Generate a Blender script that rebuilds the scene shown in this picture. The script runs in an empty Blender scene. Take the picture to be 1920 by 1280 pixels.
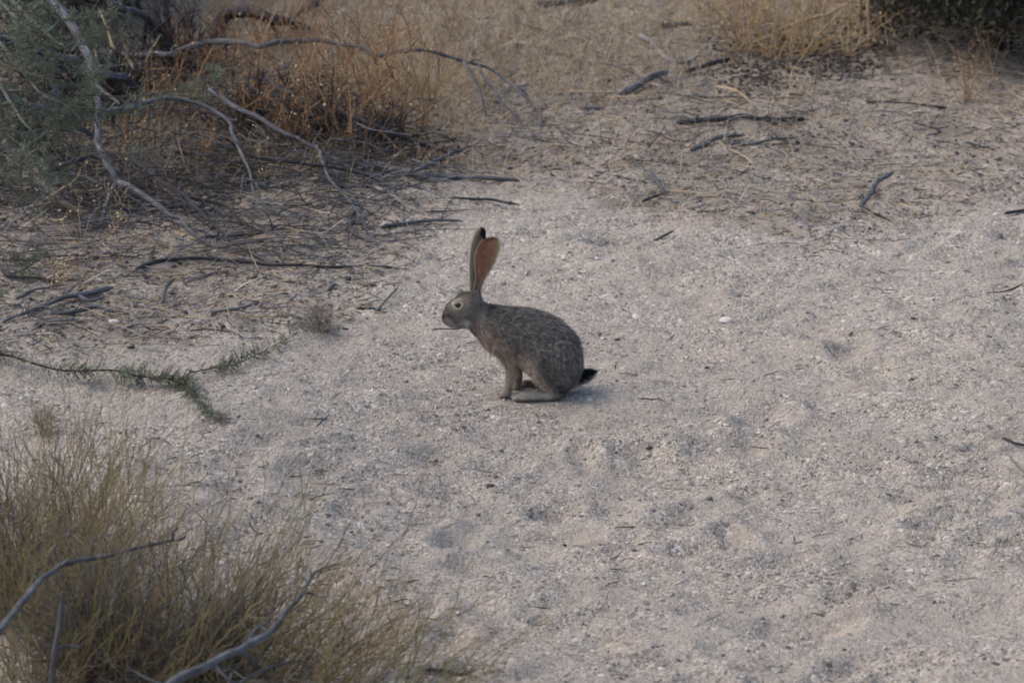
import bpy, bmesh, math
import numpy as np
from mathutils import Vector

rng = np.random.default_rng(11)
S = bpy.context.scene
COL = S.collection
R = math.radians

# ------------------------------------------------------------------ camera
PITCH = R(18.0); DIST = 14.0; FPX = 7700.0          # focal length in photo pixels (1920 wide)
CAM = np.array([0.0, -DIST*math.cos(PITCH), DIST*math.sin(PITCH)])
cam_d = bpy.data.cameras.new('camera'); cam = bpy.data.objects.new('camera', cam_d); COL.objects.link(cam)
cam.location = CAM; cam.rotation_euler = (R(90)-PITCH, 0, 0)
cam_d.sensor_width = 36.0; cam_d.lens = 36.0*FPX/1920.0
cam_d.clip_start = 0.1; cam_d.clip_end = 5000.0
cam_d.dof.use_dof = True; cam_d.dof.focus_distance = 13.45; cam_d.dof.aperture_fstop = 4.7
S.camera = cam

# ------------------------------------------------------------------ sky, sun, exposure
SUN_EL, SUN_AZ = R(52), R(-85)      # azimuth from +Y (away from camera) towards +X
w = bpy.data.worlds.new('World'); S.world = w; w.use_nodes = True
nt = w.node_tree; bg = nt.nodes['Background']
sky = nt.nodes.new('ShaderNodeTexSky'); sky.sky_type = 'NISHITA'; sky.sun_disc = False
sky.sun_elevation = SUN_EL; sky.sun_rotation = SUN_AZ
sky.air_density = 1.0; sky.dust_density = 3.0; sky.ozone_density = 0.6
nt.links.new(sky.outputs[0], bg.inputs[0]); bg.inputs[1].default_value = 0.15
sun_d = bpy.data.lights.new('sun', 'SUN'); sun = bpy.data.objects.new('sun', sun_d); COL.objects.link(sun)
sun_d.energy = 0.6; sun_d.angle = R(75); sun_d.color = (1.0, 0.90, 0.80)
sdir = Vector((math.sin(SUN_AZ)*math.cos(SUN_EL), math.cos(SUN_AZ)*math.cos(SUN_EL), math.sin(SUN_EL)))
sun.rotation_euler = sdir.to_track_quat('Z', 'Y').to_euler()
S.view_settings.view_transform = 'Standard'; S.view_settings.look = 'None'
S.view_settings.gamma = 1.0; S.view_settings.use_curve_mapping = False
S.view_settings.exposure = 0.82
S.render.engine = 'CYCLES'
S.cycles.filter_width = 1.7

# ------------------------------------------------------------------ noise and ground height
def _hash(ix, iy, seed):
    h = (ix.astype(np.int64)*374761393 + iy.astype(np.int64)*668265263 + seed*1442695041) & 0xFFFFFFFF
    h = ((h ^ (h >> 13))*1274126177) & 0xFFFFFFFF
    return ((h ^ (h >> 16)) & 0xFFFF)/65535.0
def vnoise(x, y, s, seed):
    x = np.asarray(x, float)*s; y = np.asarray(y, float)*s
    ix = np.floor(x); iy = np.floor(y); fx = x-ix; fy = y-iy
    fx = fx*fx*fx*(fx*(fx*6-15)+10); fy = fy*fy*fy*(fy*(fy*6-15)+10)
    a = _hash(ix, iy, seed); b = _hash(ix+1, iy, seed); c = _hash(ix, iy+1, seed); d = _hash(ix+1, iy+1, seed)
    return (a*(1-fx)+b*fx)*(1-fy) + (c*(1-fx)+d*fx)*fy - 0.5
HARE_XY = (0.0, 0.0)   # filled below
def hs(x, y):
    """smooth lie of the land"""
    x = np.asarray(x, float); y = np.asarray(y, float)
    h = 0.10*vnoise(x, y, 0.45, 1) + 0.05*vnoise(x, y, 1.2, 2)
    bank = np.clip((y-3.2+0.5*x*0.0)/4.0, 0, 1)
    h = h + 0.12*bank*bank
    m = np.exp(-((x-HARE_XY[0])**2+(y-HARE_XY[1])**2)/0.28**2)
    return h*(1-m) + m*HZ
HZ = 0.0
fwd = np.array([0, math.cos(PITCH), -math.sin(PITCH)]); upv = np.array([0, math.sin(PITCH), math.cos(PITCH)])
def ray(px, py):
    px = np.asarray(px, float); py = np.asarray(py, float)
    d = fwd[None, :]*FPX + np.stack([px-960, 0*px, 0*px], -1) - upv[None, :]*(py-640)[:, None]
    return d
def P(px, py, h=0.0):
    """world points seen at photo pixels, h metres above the ground there"""
    px = np.atleast_1d(np.asarray(px, float)); py = np.atleast_1d(np.asarray(py, float)); h = np.broadcast_to(np.asarray(h, float), px.shape)
    d = ray(px, py); z = h.copy()
    for _ in range(8):
        t = (z-CAM[2])/d[:, 2]
        p = CAM[None, :]+d*t[:, None]
        z = 0.4*z + 0.6*(hs(p[:, 0], p[:, 1])+h)
    p[:, 2] = hs(p[:, 0], p[:, 1])+h
    return p
def px_m(p):
    """metres per photo pixel at a world point"""
    return float(np.dot(np.asarray(p)-CAM, fwd))/FPX
_h = P([1000], [738])[0]; HZ = float(_h[2]); HARE_XY = (float(_h[0]), float(_h[1]))
HARE_XY = tuple(P([1000], [738])[0][:2]); HZ = float(P([1000], [738])[0][2])

# footprints and scuffs: position, radii, angle, depth
dents = []
for _ in range(130):
    px = rng.uniform(420, 2050); py = rng.uniform(330, 1330)
    if px < 900 and py < 560: continue
    c = P([px], [py])[0]
    if (c[0]-HARE_XY[0])**2+(c[1]-HARE_XY[1])**2 < 0.36**2: continue
    dents.append((c[0], c[1], rng.uniform(.045, .13), rng.uniform(.035, .075), rng.uniform(0, 3.14), rng.uniform(.007, .024)))
for (px, py, a, b, dp) in [(1150,462,.085,.05,.035),(580,875,.09,.05,.03),(1040,965,.07,.05,.03),(1300,1040,.09,.06,.03),
        (1760,995,.09,.05,.035),(1835,840,.05,.03,.035),(1500,1180,.12,.08,.03),(860,790,.10,.05,.02),(1770,960,.06,.05,.02),
        (1290,985,.09,.06,.025),(1390,770,.12,.05,.02),(1600,1130,.07,.06,.03),(1115,1028,.05,.03,.03),(1013,1160,.03,.02,.03),
        (1242,1118,.03,.02,.03),(845,1262,.12,.03,.045),(500,820,.09,.06,.02),(940,880,.08,.05,.022),(1640,820,.1,.05,.02)]:
    c = P([px], [py])[0]; dents.append((c[0], c[1], a, b, 0.2, dp))
def h_full(x, y):
    h = hs(x, y)
    m = 1-np.exp(-((x-HARE_XY[0])**2+(y-HARE_XY[1])**2)/0.25**2)
    f = 0.034*vnoise(x*.7, y, 3.1, 5) + 0.026*vnoise(x*.7, y*1.15, 7.0, 6) + 0.018*vnoise(x*.75, y, 16.0, 7) + 0.009*vnoise(x*.85, y, 36.0, 8)
    f = f*(0.35+0.65*m)
    for (cx, cy, a, b, an, dp) in dents:
        R2 = max(a, b)*2.6
        k = np.nonzero((np.abs(x-cx) < R2) & (np.abs(y-cy) < R2))
        if len(k[0]) == 0: continue
        dx = x[k]-cx; dy = y[k]-cy
        u = (dx*math.cos(an)+dy*math.sin(an))/a; v = (-dx*math.sin(an)+dy*math.cos(an))/b
        q = u*u+v*v
        f[k] += dp*(-np.exp(-q*1.1) + 0.55*np.exp(-(np.sqrt(q)-1.6)**2*3.0))
    return h+f

# ------------------------------------------------------------------ mesh helpers
def mk(name, V, quads=None, tris=None, mat=None, parent=None, col=None, bk=None, smooth=True, origin=None, link=True):
    V = np.asarray(V, float)
    o = np.zeros(3) if origin is None else np.asarray(origin, float)
    me = bpy.data.meshes.new(name)
    nq = 0 if quads is None else len(quads); ntr = 0 if tris is None else len(tris)
    me.vertices.add(len(V)); me.vertices.foreach_set('co', (V-o).astype(np.float32).ravel())
    me.loops.add(nq*4+ntr*3)
    idx = np.concatenate([np.asarray(quads).ravel() if nq else np.zeros(0, int), np.asarray(tris).ravel() if ntr else np.zeros(0, int)])
    me.loops.foreach_set('vertex_index', idx.astype(np.int32))
    me.polygons.add(nq+ntr)
    ls = np.concatenate([np.arange(nq)*4, nq*4+np.arange(ntr)*3])
    me.polygons.foreach_set('loop_start', ls.astype(np.int32))
    if smooth: me.polygons.foreach_set('use_smooth', np.ones(nq+ntr, bool))
    if col is not None:
        a = me.attributes.new('col', 'FLOAT_COLOR', 'POINT')
        c = np.ones((len(V), 4), np.float32); c[:, :3] = col
        a.data.foreach_set('color', c.ravel())
    if bk is not None:
        a = me.attributes.new('bk', 'FLOAT_VECTOR', 'POINT')
        a.data.foreach_set('vector', np.asarray(bk, np.float32).ravel())
    me.update(calc_edges=True); me.validate()
    if mat: me.materials.append(mat)
    ob = bpy.data.objects.new(name, me); COL.objects.link(ob)
    if parent is not None:
        ob.parent = parent
        ob.location = Vector(o)-parent.location
    else:
        ob.location = o
    return ob
def empty(name, loc):
    e = bpy.data.objects.new(name, None); COL.objects.link(e); e.location = Vector(loc); e.empty_display_size = .05
    return e
def tag(o, label=None, cat=None, group=None, kind=None):
    if label: o['label'] = label
    if cat: o['category'] = cat
    if group: o['group'] = group
    if kind: o['kind'] = kind
    return o
def tubes(Pt, Rr, sides, col=None, cap=True, rough=0.0):
    """N polylines of K points -> one bundle of tapered tubes"""
    Pt = np.asarray(Pt, float); N, K, _ = Pt.shape
    Rr = np.broadcast_to(np.asarray(Rr, float), (N, K))
    T = np.gradient(Pt, axis=1); T /= np.linalg.norm(T, axis=2, keepdims=True)+1e-12
    mt = T.mean(1); ref = np.where((np.abs(mt[:, 2:3]) < 0.75), np.array([[0, 0, 1.0]]), np.array([[0.3, 1.0, 0]]))
    A = np.cross(T, ref[:, None, :]); A /= np.linalg.norm(A, axis=2, keepdims=True)+1e-12
    B = np.cross(T, A)
    ang = np.arange(sides)/sides*2*math.pi
    rad = Rr[:, :, None]*np.ones(sides)
    if rough > 0:
        wob = rng.normal(0, 1, (N, 1, sides))*0.7 + rng.normal(0, 1, (N, K, sides))*0.3
        rad = rad*(1+rough*wob)
    V = Pt[:, :, None, :] + rad[..., None]*(np.cos(ang)[None, None, :, None]*A[:, :, None, :]+np.sin(ang)[None, None, :, None]*B[:, :, None, :])
    base = (np.arange(N)*K*sides)[:, None, None] + (np.arange(K-1)*sides)[None, :, None]
    j = np.arange(sides)[None, None, :]; j2 = (j+1) % sides
    q = np.stack([base+j, base+j2, base+sides+j2, base+sides+j], -1).reshape(-1, 4)
    L = np.concatenate([np.zeros((N, 1)), np.cumsum(np.linalg.norm(np.diff(Pt, axis=1), axis=2), 1)], 1)
    off = rng.uniform(0, 50, (N, 1))
    bk = np.stack([np.broadcast_to(np.cos(ang), (N, K, sides)), np.broadcast_to(np.sin(ang), (N, K, sides)),
                   np.broadcast_to((L+off)[:, :, None], (N, K, sides))], -1).reshape(-1, 3)
    V = V.reshape(-1, 3); tr = None
    nb = N*K*sides
    C = None
    if col is not None:
        col = np.asarray(col, float)
        if col.ndim == 1: col = np.broadcast_to(col, (N, K, 3))
        elif col.ndim == 2: col = np.broadcast_to(col[:, None, :], (N, K, 3))
        C = np.repeat(col.reshape(-1, 3), sides, axis=0)
    if cap:
        ends = np.concatenate([Pt[:, 0], Pt[:, -1]], 0)
        V = np.concatenate([V, ends], 0)
        bk = np.concatenate([bk, np.tile([0, 0, 0.], (2*N, 1))], 0)
        if C is not None: C = np.concatenate([C, col[:, 0], col[:, -1]], 0)
        b0 = (np.arange(N)*K*sides)[:, None]; b1 = b0+(K-1)*sides
        jj = np.arange(sides)[None, :]; jn = (jj+1) % sides
        c0 = np.broadcast_to(nb+np.arange(N)[:, None], (N, sides)); c1 = c0+N
        tr = np.concatenate([np.stack([c0, b0+jn, b0+jj], -1).reshape(-1, 3), np.stack([c1, b1+jj, b1+jn], -1).reshape(-1, 3)], 0)
    return V, q, tr, bk, C
def join(parts):
    """merge (V, quads, tris, bk, C) bundles"""
    Vs, Qs, Ts, Bs, Cs = [], [], [], [], []; n = 0
    for V, q, t, b, c in parts:
        Vs.append(V); Cs.append(c if c is not None else np.zeros((len(V), 3)))
        Bs.append(b if b is not None else np.zeros((len(V), 3)))
        if q is not None and len(q): Qs.append(q+n)
        if t is not None and len(t): Ts.append(t+n)
        n += len(V)
    return (np.concatenate(Vs), np.concatenate(Qs) if Qs else None, np.concatenate(Ts) if Ts else None, np.concatenate(Bs), np.concatenate(Cs))
def catmull(p, n):
    p = np.asarray(p, float)
    if len(p) == 2: p = np.array([p[0], (p[0]*2+p[1])/3, (p[0]+p[1]*2)/3, p[1]])
    e = np.concatenate([[2*p[0]-p[1]], p, [2*p[-1]-p[-2]]])
    seg = np.linalg.norm(np.diff(p, axis=0), axis=1); cum = np.concatenate([[0], np.cumsum(seg)])
    s = np.linspace(0, cum[-1]*0.999999, n); i = np.clip(np.searchsorted(cum, s, 'right')-1, 0, len(p)-2)
    t = ((s-cum[i])/(seg[i]+1e-12))[:, None]
    a, b, c, d = e[i], e[i+1], e[i+2], e[i+3]
    return 0.5*((2*b)+(c-a)*t+(2*a-5*b+4*c-d)*t*t+(3*b-3*c+d-a)*t**3)

# ------------------------------------------------------------------ materials
def newmat(name):
    m = bpy.data.materials.new(name); m.use_nodes = True
    n = m.node_tree; return m, n, n.nodes['Principled BSDF']
def node(n, t, **kw):
    x = n.nodes.new(t)
    for k, v in kw.items():
        if k.startswith('i_'): x.inputs[int(k[2:])].default_value = v
        else: setattr(x, k, v)
    return x
def ramp(n, pts, fac=None, interp='LINEAR'):
    r = n.nodes.new('ShaderNodeValToRGB'); r.color_ramp.interpolation = interp
    el = r.color_ramp.elements
    while len(el) < len(pts): el.new(0.5)
    for e, (p, c) in zip(el, pts): e.position = p; e.color = (*c, 1) if len(c) == 3 else c
    if fac is not None: n.links.new(fac, r.inputs[0])
    return r
def mix(n, a, b, fac, blend='MIX'):
    m = n.nodes.new('ShaderNodeMix'); m.data_type = 'RGBA'; m.blend_type = blend
    for s, v in ((m.inputs[6], a), (m.inputs[7], b), (m.inputs[0], fac)):
        if isinstance(v, bpy.types.NodeSocket): n.links.new(v, s)
        elif isinstance(v, (int, float)): s.default_value = v
        else: s.default_value = (*v, 1)
    return m.outputs[2]

def mat_sand():
    m, n, b = newmat('granite_sand')
    L = n.links.new
    tc = node(n, 'ShaderNodeTexCoord'); co = tc.outputs['Object']
    v1 = node(n, 'ShaderNodeTexVoronoi'); v1.inputs['Scale'].default_value = 150; L(co, v1.inputs['Vector'])
    v2 = node(n, 'ShaderNodeTexVoronoi'); v2.inputs['Scale'].default_value = 70; L(co, v2.inputs['Vector'])
    s1 = node(n, 'ShaderNodeSeparateColor'); L(v1.outputs['Color'], s1.inputs[0])
    s2 = node(n, 'ShaderNodeSeparateColor'); L(v2.outputs['Color'], s2.inputs[0])
    pts = [(0, (.085, .08, .075)), (.08, (.17, .156, .138)), (.22, (.26, .231, .195)), (.5, (.325, .286, .238)), (.76, (.37, .327, .273)), (.93, (.44, .395, .335)), (1, (.57, .535, .48))]
    c1 = ramp(n, pts, s1.outputs[0]); c2 = ramp(n, pts, s2.outputs[0])
    g = node(n, 'ShaderNodeMath', operation='GREATER_THAN', i_1=0.62); L(s2.outputs[1], g.inputs[0])
    c = mix(n, c1.outputs[0], c2.outputs[0], g.outputs[0])
    nz = node(n, 'ShaderNodeTexNoise'); nz.inputs['Scale'].default_value = 2.2; nz.inputs['Detail'].default_value = 6; L(co, nz.inputs['Vector'])
    nf = node(n, 'ShaderNodeTexNoise'); nf.inputs['Scale'].default_value = 3.4; nf.inputs['Detail'].default_value = 5; L(co, nf.inputs['Vector'])
    fine = ramp(n, [(.42, (0, 0, 0)), (.62, (.62, .62, .62))], nf.outputs[0])       # patches of finer, dustier sand
    c = mix(n, c, (.335, .296, .247), fine.outputs[0])
    shade = node(n, 'ShaderNodeAttribute', attribute_name='col'); ss = node(n, 'ShaderNodeSeparateColor'); L(shade.outputs['Color'], ss.inputs[0])
    c = mix(n, c, mix(n, c, (.70, .665, .61), 1.0, 'MULTIPLY'), ss.outputs[0])  # shade of the upper bank multiplied into the sand colour
    tint = ramp(n, [(.3, (.93, .925, .925)), (.55, (1, 1, 1)), (.75, (1.04, 1.0, .97))], nz.outputs[0])
    c = mix(n, c, tint.outputs[0], 1.0, 'MULTIPLY')
    nz2 = node(n, 'ShaderNodeTexNoise'); nz2.inputs['Scale'].default_value = 9; nz2.inputs['Detail'].default_value = 8; nz2.inputs['Roughness'].default_value = .7; L(co, nz2.inputs['Vector'])
    st = ramp(n, [(.33, (.74, .725, .71)), (.47, (1, 1, 1))], nz2.outputs[0])
    c = mix(n, c, st.outputs[0], .8, 'MULTIPLY')
    L(c, b.inputs['Base Color']); b.inputs['Roughness'].default_value = .95; b.inputs['Specular IOR Level'].default_value = .2
    bp1 = node(n, 'ShaderNodeBump', invert=True); bp1.inputs['Strength'].default_value = .6; bp1.inputs['Distance'].default_value = .006; L(v1.outputs['Distance'], bp1.inputs['Height'])
    bp2 = node(n, 'ShaderNodeBump', invert=True); bp2.inputs['Strength'].default_value = .4; bp2.inputs['Distance'].default_value = .010; L(v2.outputs['Distance'], bp2.inputs['Height']); L(bp1.outputs[0], bp2.inputs['Normal'])
    bp3 = node(n, 'ShaderNodeBump'); bp3.inputs['Strength'].default_value = .5; bp3.inputs['Distance'].default_value = .03; L(nz2.outputs[0], bp3.inputs['Height']); L(bp2.outputs[0], bp3.inputs['Normal'])
    L(bp3.outputs[0], b.inputs['Normal'])
    return m
def mat_col(name, rough=.85, spec=.25, trans=0.0, vary=0.0):
    """colour stored on the vertices (each piece's own colour)"""
    m, n, b = newmat(name); L = n.links.new
    a = node(n, 'ShaderNodeAttribute', attribute_name='col')
    c = a.outputs['Color']
    if vary > 0:
        tc = node(n, 'ShaderNodeTexCoord'); nz = node(n, 'ShaderNodeTexNoise'); nz.inputs['Scale'].default_value = 60; L(tc.outputs['Object'], nz.inputs['Vector'])
        r = ramp(n, [(.3, (1-vary,)*3), (.7, (1+vary,)*3)], nz.outputs[0]); c = mix(n, c, r.outputs[0], 1.0, 'MULTIPLY')
    L(c, b.inputs['Base Color']); b.inputs['Roughness'].default_value = rough; b.inputs['Specular IOR Level'].default_value = spec
    if trans > 0:
        t = node(n, 'ShaderNodeBsdfTranslucent'); L(c, t.inputs[0])
        mx = node(n, 'ShaderNodeMixShader'); mx.inputs[0].default_value = trans
        L(b.outputs[0], mx.inputs[1]); L(t.outputs[0], mx.inputs[2]); L(mx.outputs[0], n.nodes['Material Output'].inputs[0])
    return m
def mat_wood(name, dark, mid, light, bump=.5):
    m, n, b = newmat(name); L = n.links.new
    a = node(n, 'ShaderNodeAttribute', attribute_name='bk')
    mp = node(n, 'ShaderNodeVectorMath', operation='MULTIPLY'); mp.inputs[1].default_value = (1.6, 1.6, 9.0); L(a.outputs['Vector'], mp.inputs[0])
    nz = node(n, 'ShaderNodeTexNoise'); nz.inputs['Scale'].default_value = 2.2; nz.inputs['Detail'].default_value = 6; nz.inputs['Roughness'].default_value = .7; L(mp.outputs[0], nz.inputs['Vector'])
    r = ramp(n, [(.28, tuple(k*.45 for k in dark)), (.38, dark), (.50, mid), (.66, light)], nz.outputs[0])
    tc = node(n, 'ShaderNodeTexCoord'); nb = node(n, 'ShaderNodeTexNoise'); nb.inputs['Scale'].default_value = 14; nb.inputs['Detail'].default_value = 4; L(tc.outputs['Object'], nb.inputs['Vector'])
    r2 = ramp(n, [(.35, (.62, .6, .58)), (.6, (1.05, 1.05, 1.05))], nb.outputs[0])
    c = mix(n, r.outputs[0], r2.outputs[0], 1.0, 'MULTIPLY')
    L(c, b.inputs['Base Color']); b.inputs['Roughness'].default_value = .85; b.inputs['Specular IOR Level'].default_value = .25
    bp = node(n, 'ShaderNodeBump'); bp.inputs['Strength'].default_value = min(1, bump*1.8); bp.inputs['Distance'].default_value = .007; L(nz.outputs[0], bp.inputs['Height']); L(bp.outputs[0], b.inputs['Normal'])
    return m
M_SAND = mat_sand()
M_GRAIN = mat_col('grain', .9, .25, 0, .15)
M_LITTER = mat_col('litter', .9, .2, 0, .2)
M_STRAW = mat_col('straw', .8, .25, .12)
M_LEAF = mat_col('leaf', .6, .35, .25)
M_STEM = mat_col('stem', .7, .3, .08)
WOOD = {'grey': mat_wood('weathered_grey_wood', (.05, .05, .055), (.112, .116, .127), (.225, .231, .247)),
        'dark': mat_wood('dark_bark', (.02, .019, .02), (.048, .047, .05), (.11, .11, .12)),
        'pale': mat_wood('bleached_wood', (.13, .115, .105), (.27, .245, .23), (.42, .39, .365)),
        'brown': mat_wood('brown_bark', (.05, .038, .03), (.12, .095, .075), (.22, .19, .16)),
        'straw': mat_wood('dry_stalk', (.26, .19, .11), (.42, .32, .20), (.55, .45, .31), .2),
        'green': mat_wood('olive_bark', (.07, .075, .06), (.15, .16, .14), (.24, .26, .23), .3)}

# ------------------------------------------------------------------ ground: one sheet, fine where the camera looks, out to the horizon
def axis(lo, hi, step, far):
    core = np.arange(lo, hi+step/2, step)
    g = []; d = step; x = 0
    while x < far:
        d *= 1.22; x += d; g.append(x)
    g = np.array(g)
    return np.concatenate([(lo-g)[::-1], core, hi+g])
gx = axis(-2.75, 2.75, .0135, 2500); gy = axis(-3.7, 6.4, .0145, 2500)
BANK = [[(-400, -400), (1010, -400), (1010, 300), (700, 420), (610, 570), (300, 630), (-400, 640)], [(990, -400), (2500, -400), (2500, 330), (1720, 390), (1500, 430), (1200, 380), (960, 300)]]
def bank_shade(x, y):
    """how much bank shade is painted into the ground colour (0..1): on the brushy bank, not on the washed sand of the channel"""
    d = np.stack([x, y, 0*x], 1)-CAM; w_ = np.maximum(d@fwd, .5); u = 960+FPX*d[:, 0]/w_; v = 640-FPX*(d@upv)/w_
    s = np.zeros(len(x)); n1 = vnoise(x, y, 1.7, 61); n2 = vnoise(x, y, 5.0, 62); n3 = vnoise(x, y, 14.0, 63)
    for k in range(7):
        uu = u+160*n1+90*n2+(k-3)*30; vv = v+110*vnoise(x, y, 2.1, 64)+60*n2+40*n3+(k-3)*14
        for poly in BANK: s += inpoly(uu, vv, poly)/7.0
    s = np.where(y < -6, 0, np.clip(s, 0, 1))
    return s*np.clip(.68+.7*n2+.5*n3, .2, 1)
def inpoly(px, py, poly):
    r = np.zeros(len(px), bool); n = len(poly)
    for i in range(n):
        x1, y1 = poly[i]; x2, y2 = poly[(i+1) % n]
        c = ((y1 > py) != (y2 > py)) & (px < (x2-x1)*(py-y1)/(y2-y1+1e-9)+x1); r ^= c
    return r
X, Y = np.meshgrid(gx, gy); xf, yf = X.ravel(), Y.ravel()
Z = h_full(xf, yf)
GV = np.stack([xf, yf, Z], 1); nx, ny = len(gx), len(gy)
ii = (np.arange(ny-1)[:, None]*nx+np.arange(nx-1)[None, :]).ravel()
ground = mk('ground', GV, quads=np.stack([ii, ii+1, ii+nx+1, ii+nx], 1), mat=M_SAND, col=np.repeat(bank_shade(xf, yf)[:, None], 3, 1))
tag(ground, 'pale granite sand of a dry wash, scuffed with footprints', 'ground', kind='structure')
Zg = Z.reshape(ny, nx)
def gz(x, y):
    """height of the built ground sheet"""
    i = np.clip(np.searchsorted(gx, x)-1, 0, nx-2); j = np.clip(np.searchsorted(gy, y)-1, 0, ny-2)
    fx = (x-gx[i])/(gx[i+1]-gx[i]); fy = (y-gy[j])/(gy[j+1]-gy[j])
    return (Zg[j, i]*(1-fx)+Zg[j, i+1]*fx)*(1-fy)+(Zg[j+1, i]*(1-fx)+Zg[j+1, i+1]*fx)*fy

# ------------------------------------------------------------------ gravel grains (uncountable)
OCT = np.array([[1, 0, 0], [-1, 0, 0], [0, 1, 0], [0, -1, 0], [0, 0, 1], [0, 0, -1]], float)
OT = np.array([[0, 2, 4], [2, 1, 4], [1, 3, 4], [3, 0, 4], [2, 0, 5], [1, 2, 5], [3, 1, 5], [0, 3, 5]])
def rocks(c, size, colr, flat=.65):
    N = len(c)
    sh = OCT[None]*(1+rng.uniform(-.35, .35, (N, 6, 1)))*np.stack([np.ones(N), rng.uniform(.6, 1, N), rng.uniform(min(.45, flat*.6), flat+.2, N)], 1)[:, None, :]
    a = rng.uniform(0, 6.28, N); ca, sa = np.cos(a)[:, None], np.sin(a)[:, None]
    x = sh[..., 0]*ca-sh[..., 1]*sa; y = sh[..., 0]*sa+sh[..., 1]*ca
    tl = rng.normal(0, .3, (N, 1)); z = sh[..., 2]+x*tl
    V = np.stack([x, y, z], -1)*size[:, None, None]+c[:, None, :]
    T = (OT[None]+(np.arange(N)*6)[:, None, None]).reshape(-1, 3)
    return V.reshape(-1, 3), T, np.repeat(colr, 6, axis=0)
PAL = np.array([[.44, .392, .328], [.37, .32, .262], [.31, .27, .222], [.40, .32, .258], [.23, .21, .186], [.12, .112, .105], [.58, .54, .48], [.27, .216, .172]])
N = 165000
px = rng.uniform(-120, 2040, N); py = -80+1460*rng.uniform(0, 1, N)**.8
gp = P(px, py); kp = rng.uniform(0, 1, N) < np.clip(.55+1.5*vnoise(gp[:, 0], gp[:, 1], 2.3, 51)+.9*vnoise(gp[:, 0], gp[:, 1], 6.0, 52), .12, 1); gp = gp[kp]; N = len(gp); sz = np.clip(.0017*(rng.pareto(3.0, N)+1), 0, .011)
pr = rng.choice(len(PAL), N, p=[.2, .23, .2, .12, .1, .06, .05, .04])
gcol = PAL[pr]*rng.uniform(.8, 1.15, (N, 1))*(1-.32*bank_shade(gp[:, 0], gp[:, 1]))[:, None]  # grains take the same painted bank shade
gp[:, 2] = gz(gp[:, 0], gp[:, 1])+sz*.15
V, T, C = rocks(gp, sz, gcol)
g = mk('gravel', V, tris=T, mat=M_GRAIN, col=C, smooth=False); tag(g, 'coarse granite grit and fine gravel strewn over the sand', 'gravel', kind='stuff')

# ------------------------------------------------------------------ plant litter and fine dry grass (uncountable)
def inpoly(px, py, poly):
    r = np.zeros(len(px), bool); n = len(poly)
    for i in range(n):
        x1, y1 = poly[i]; x2, y2 = poly[(i+1) % n]
        c = ((y1 > py) != (y2 > py)) & (px < (x2-x1)*(py-y1)/(y2-y1+1e-9)+x1); r ^= c
    return r
def scatter(zones):
    out = []
    for poly, n in zones:
        p = np.array(poly, float); lo = p.min(0); hi = p.max(0); got = []
        k = 0
        while k < n:
            a = rng.uniform(lo[0], hi[0], n*2); b = rng.uniform(lo[1], hi[1], n*2); ok = inpoly(a, b, poly)
            got.append(np.stack([a[ok], b[ok]], 1)); k += ok.sum()
        q_ = np.concatenate(got)[:n]; out.append(q_+rng.normal(0, 1, q_.shape)*np.array([30, 13]))
    return np.concatenate(out)
def chips(pp, lmin, lmax, rmin, rmax, pal, prob, tilt=.12, K=4, sides=3, lift=.002):
    N = len(pp); c = P(pp[:, 0], pp[:, 1]); c[:, 2] = gz(c[:, 0], c[:, 1])
    ln = lmin+(lmax-lmin)*rng.uniform(0, 1, N)**2; a = rng.uniform(0, 6.28, N); el = np.abs(rng.normal(0, tilt, N))
    d = np.stack([np.cos(a)*np.cos(el), np.sin(a)*np.cos(el), np.sin(el)], 1)
    s = np.linspace(0, 1, K)[None, :, None]
    bend = rng.normal(0, .12, (N, 3)); bend[:, 2] = np.abs(bend[:, 2])*.6
    pts = c[:, None, :]+(d[:, None, :]*s+bend[:, None, :]*(s*(1-s)))*ln[:, None, None]
    r = rng.uniform(rmin, rmax, N)
    pts[:, :, 2] += (r+lift)[:, None]
    gnd = gz(pts[..., 0].ravel(), pts[..., 1].ravel()).reshape(N, K)+r[:, None]*.5
    pts[:, :, 2] = np.maximum(pts[:, :, 2], gnd)
    rr = r[:, None]*np.array([.8, 1, .9, .4])[None, :K]
    col = np.array(pal)[rng.choice(len(pal), N, p=prob)]*rng.uniform(.7, 1.25, (N, 1))
    return tubes(pts, rr, sides, col, cap=False)
LP = [(.07, .062, .06), (.15, .145, .15), (.26, .25, .25), (.20, .13, .075), (.38, .29, .18), (.035, .03, .028)]
zl = [([(-80, 300), (880, 300), (760, 520), (620, 620), (300, 640), (-80, 650)], 5600),
      ([(-80, -60), (1000, -60), (1050, 300), (-80, 400)], 5200),
      ([(850, -60), (2000, -60), (2000, 330), (1560, 470), (1100, 360), (880, 330)], 7000),
      ([(-60, 700), (700, 900), (900, 1340), (-60, 1340)], 900),
      ([(500, 420), (2000, 420), (2000, 1340), (700, 1340)], 420)]
b1 = chips(scatter(zl), .012, .085, .0007, .0024, LP, [.25, .22, .16, .14, .15, .08])
# flat bark and leaf crumbs
Nn = 5200; pc = scatter([(p, int(n*.55)) for p, n in zl[:3]]+[(zl[4][0], 260), ([(1050, 100), (2000, 100), (2000, 330), (1560, 440), (1100, 350)], 1500)]); c = P(pc[:, 0], pc[:, 1]); s_ = np.clip(.004*(rng.pareto(2.5, len(c))+1), 0, .016)
c[:, 2] = gz(c[:, 0], c[:, 1])+.002
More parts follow.
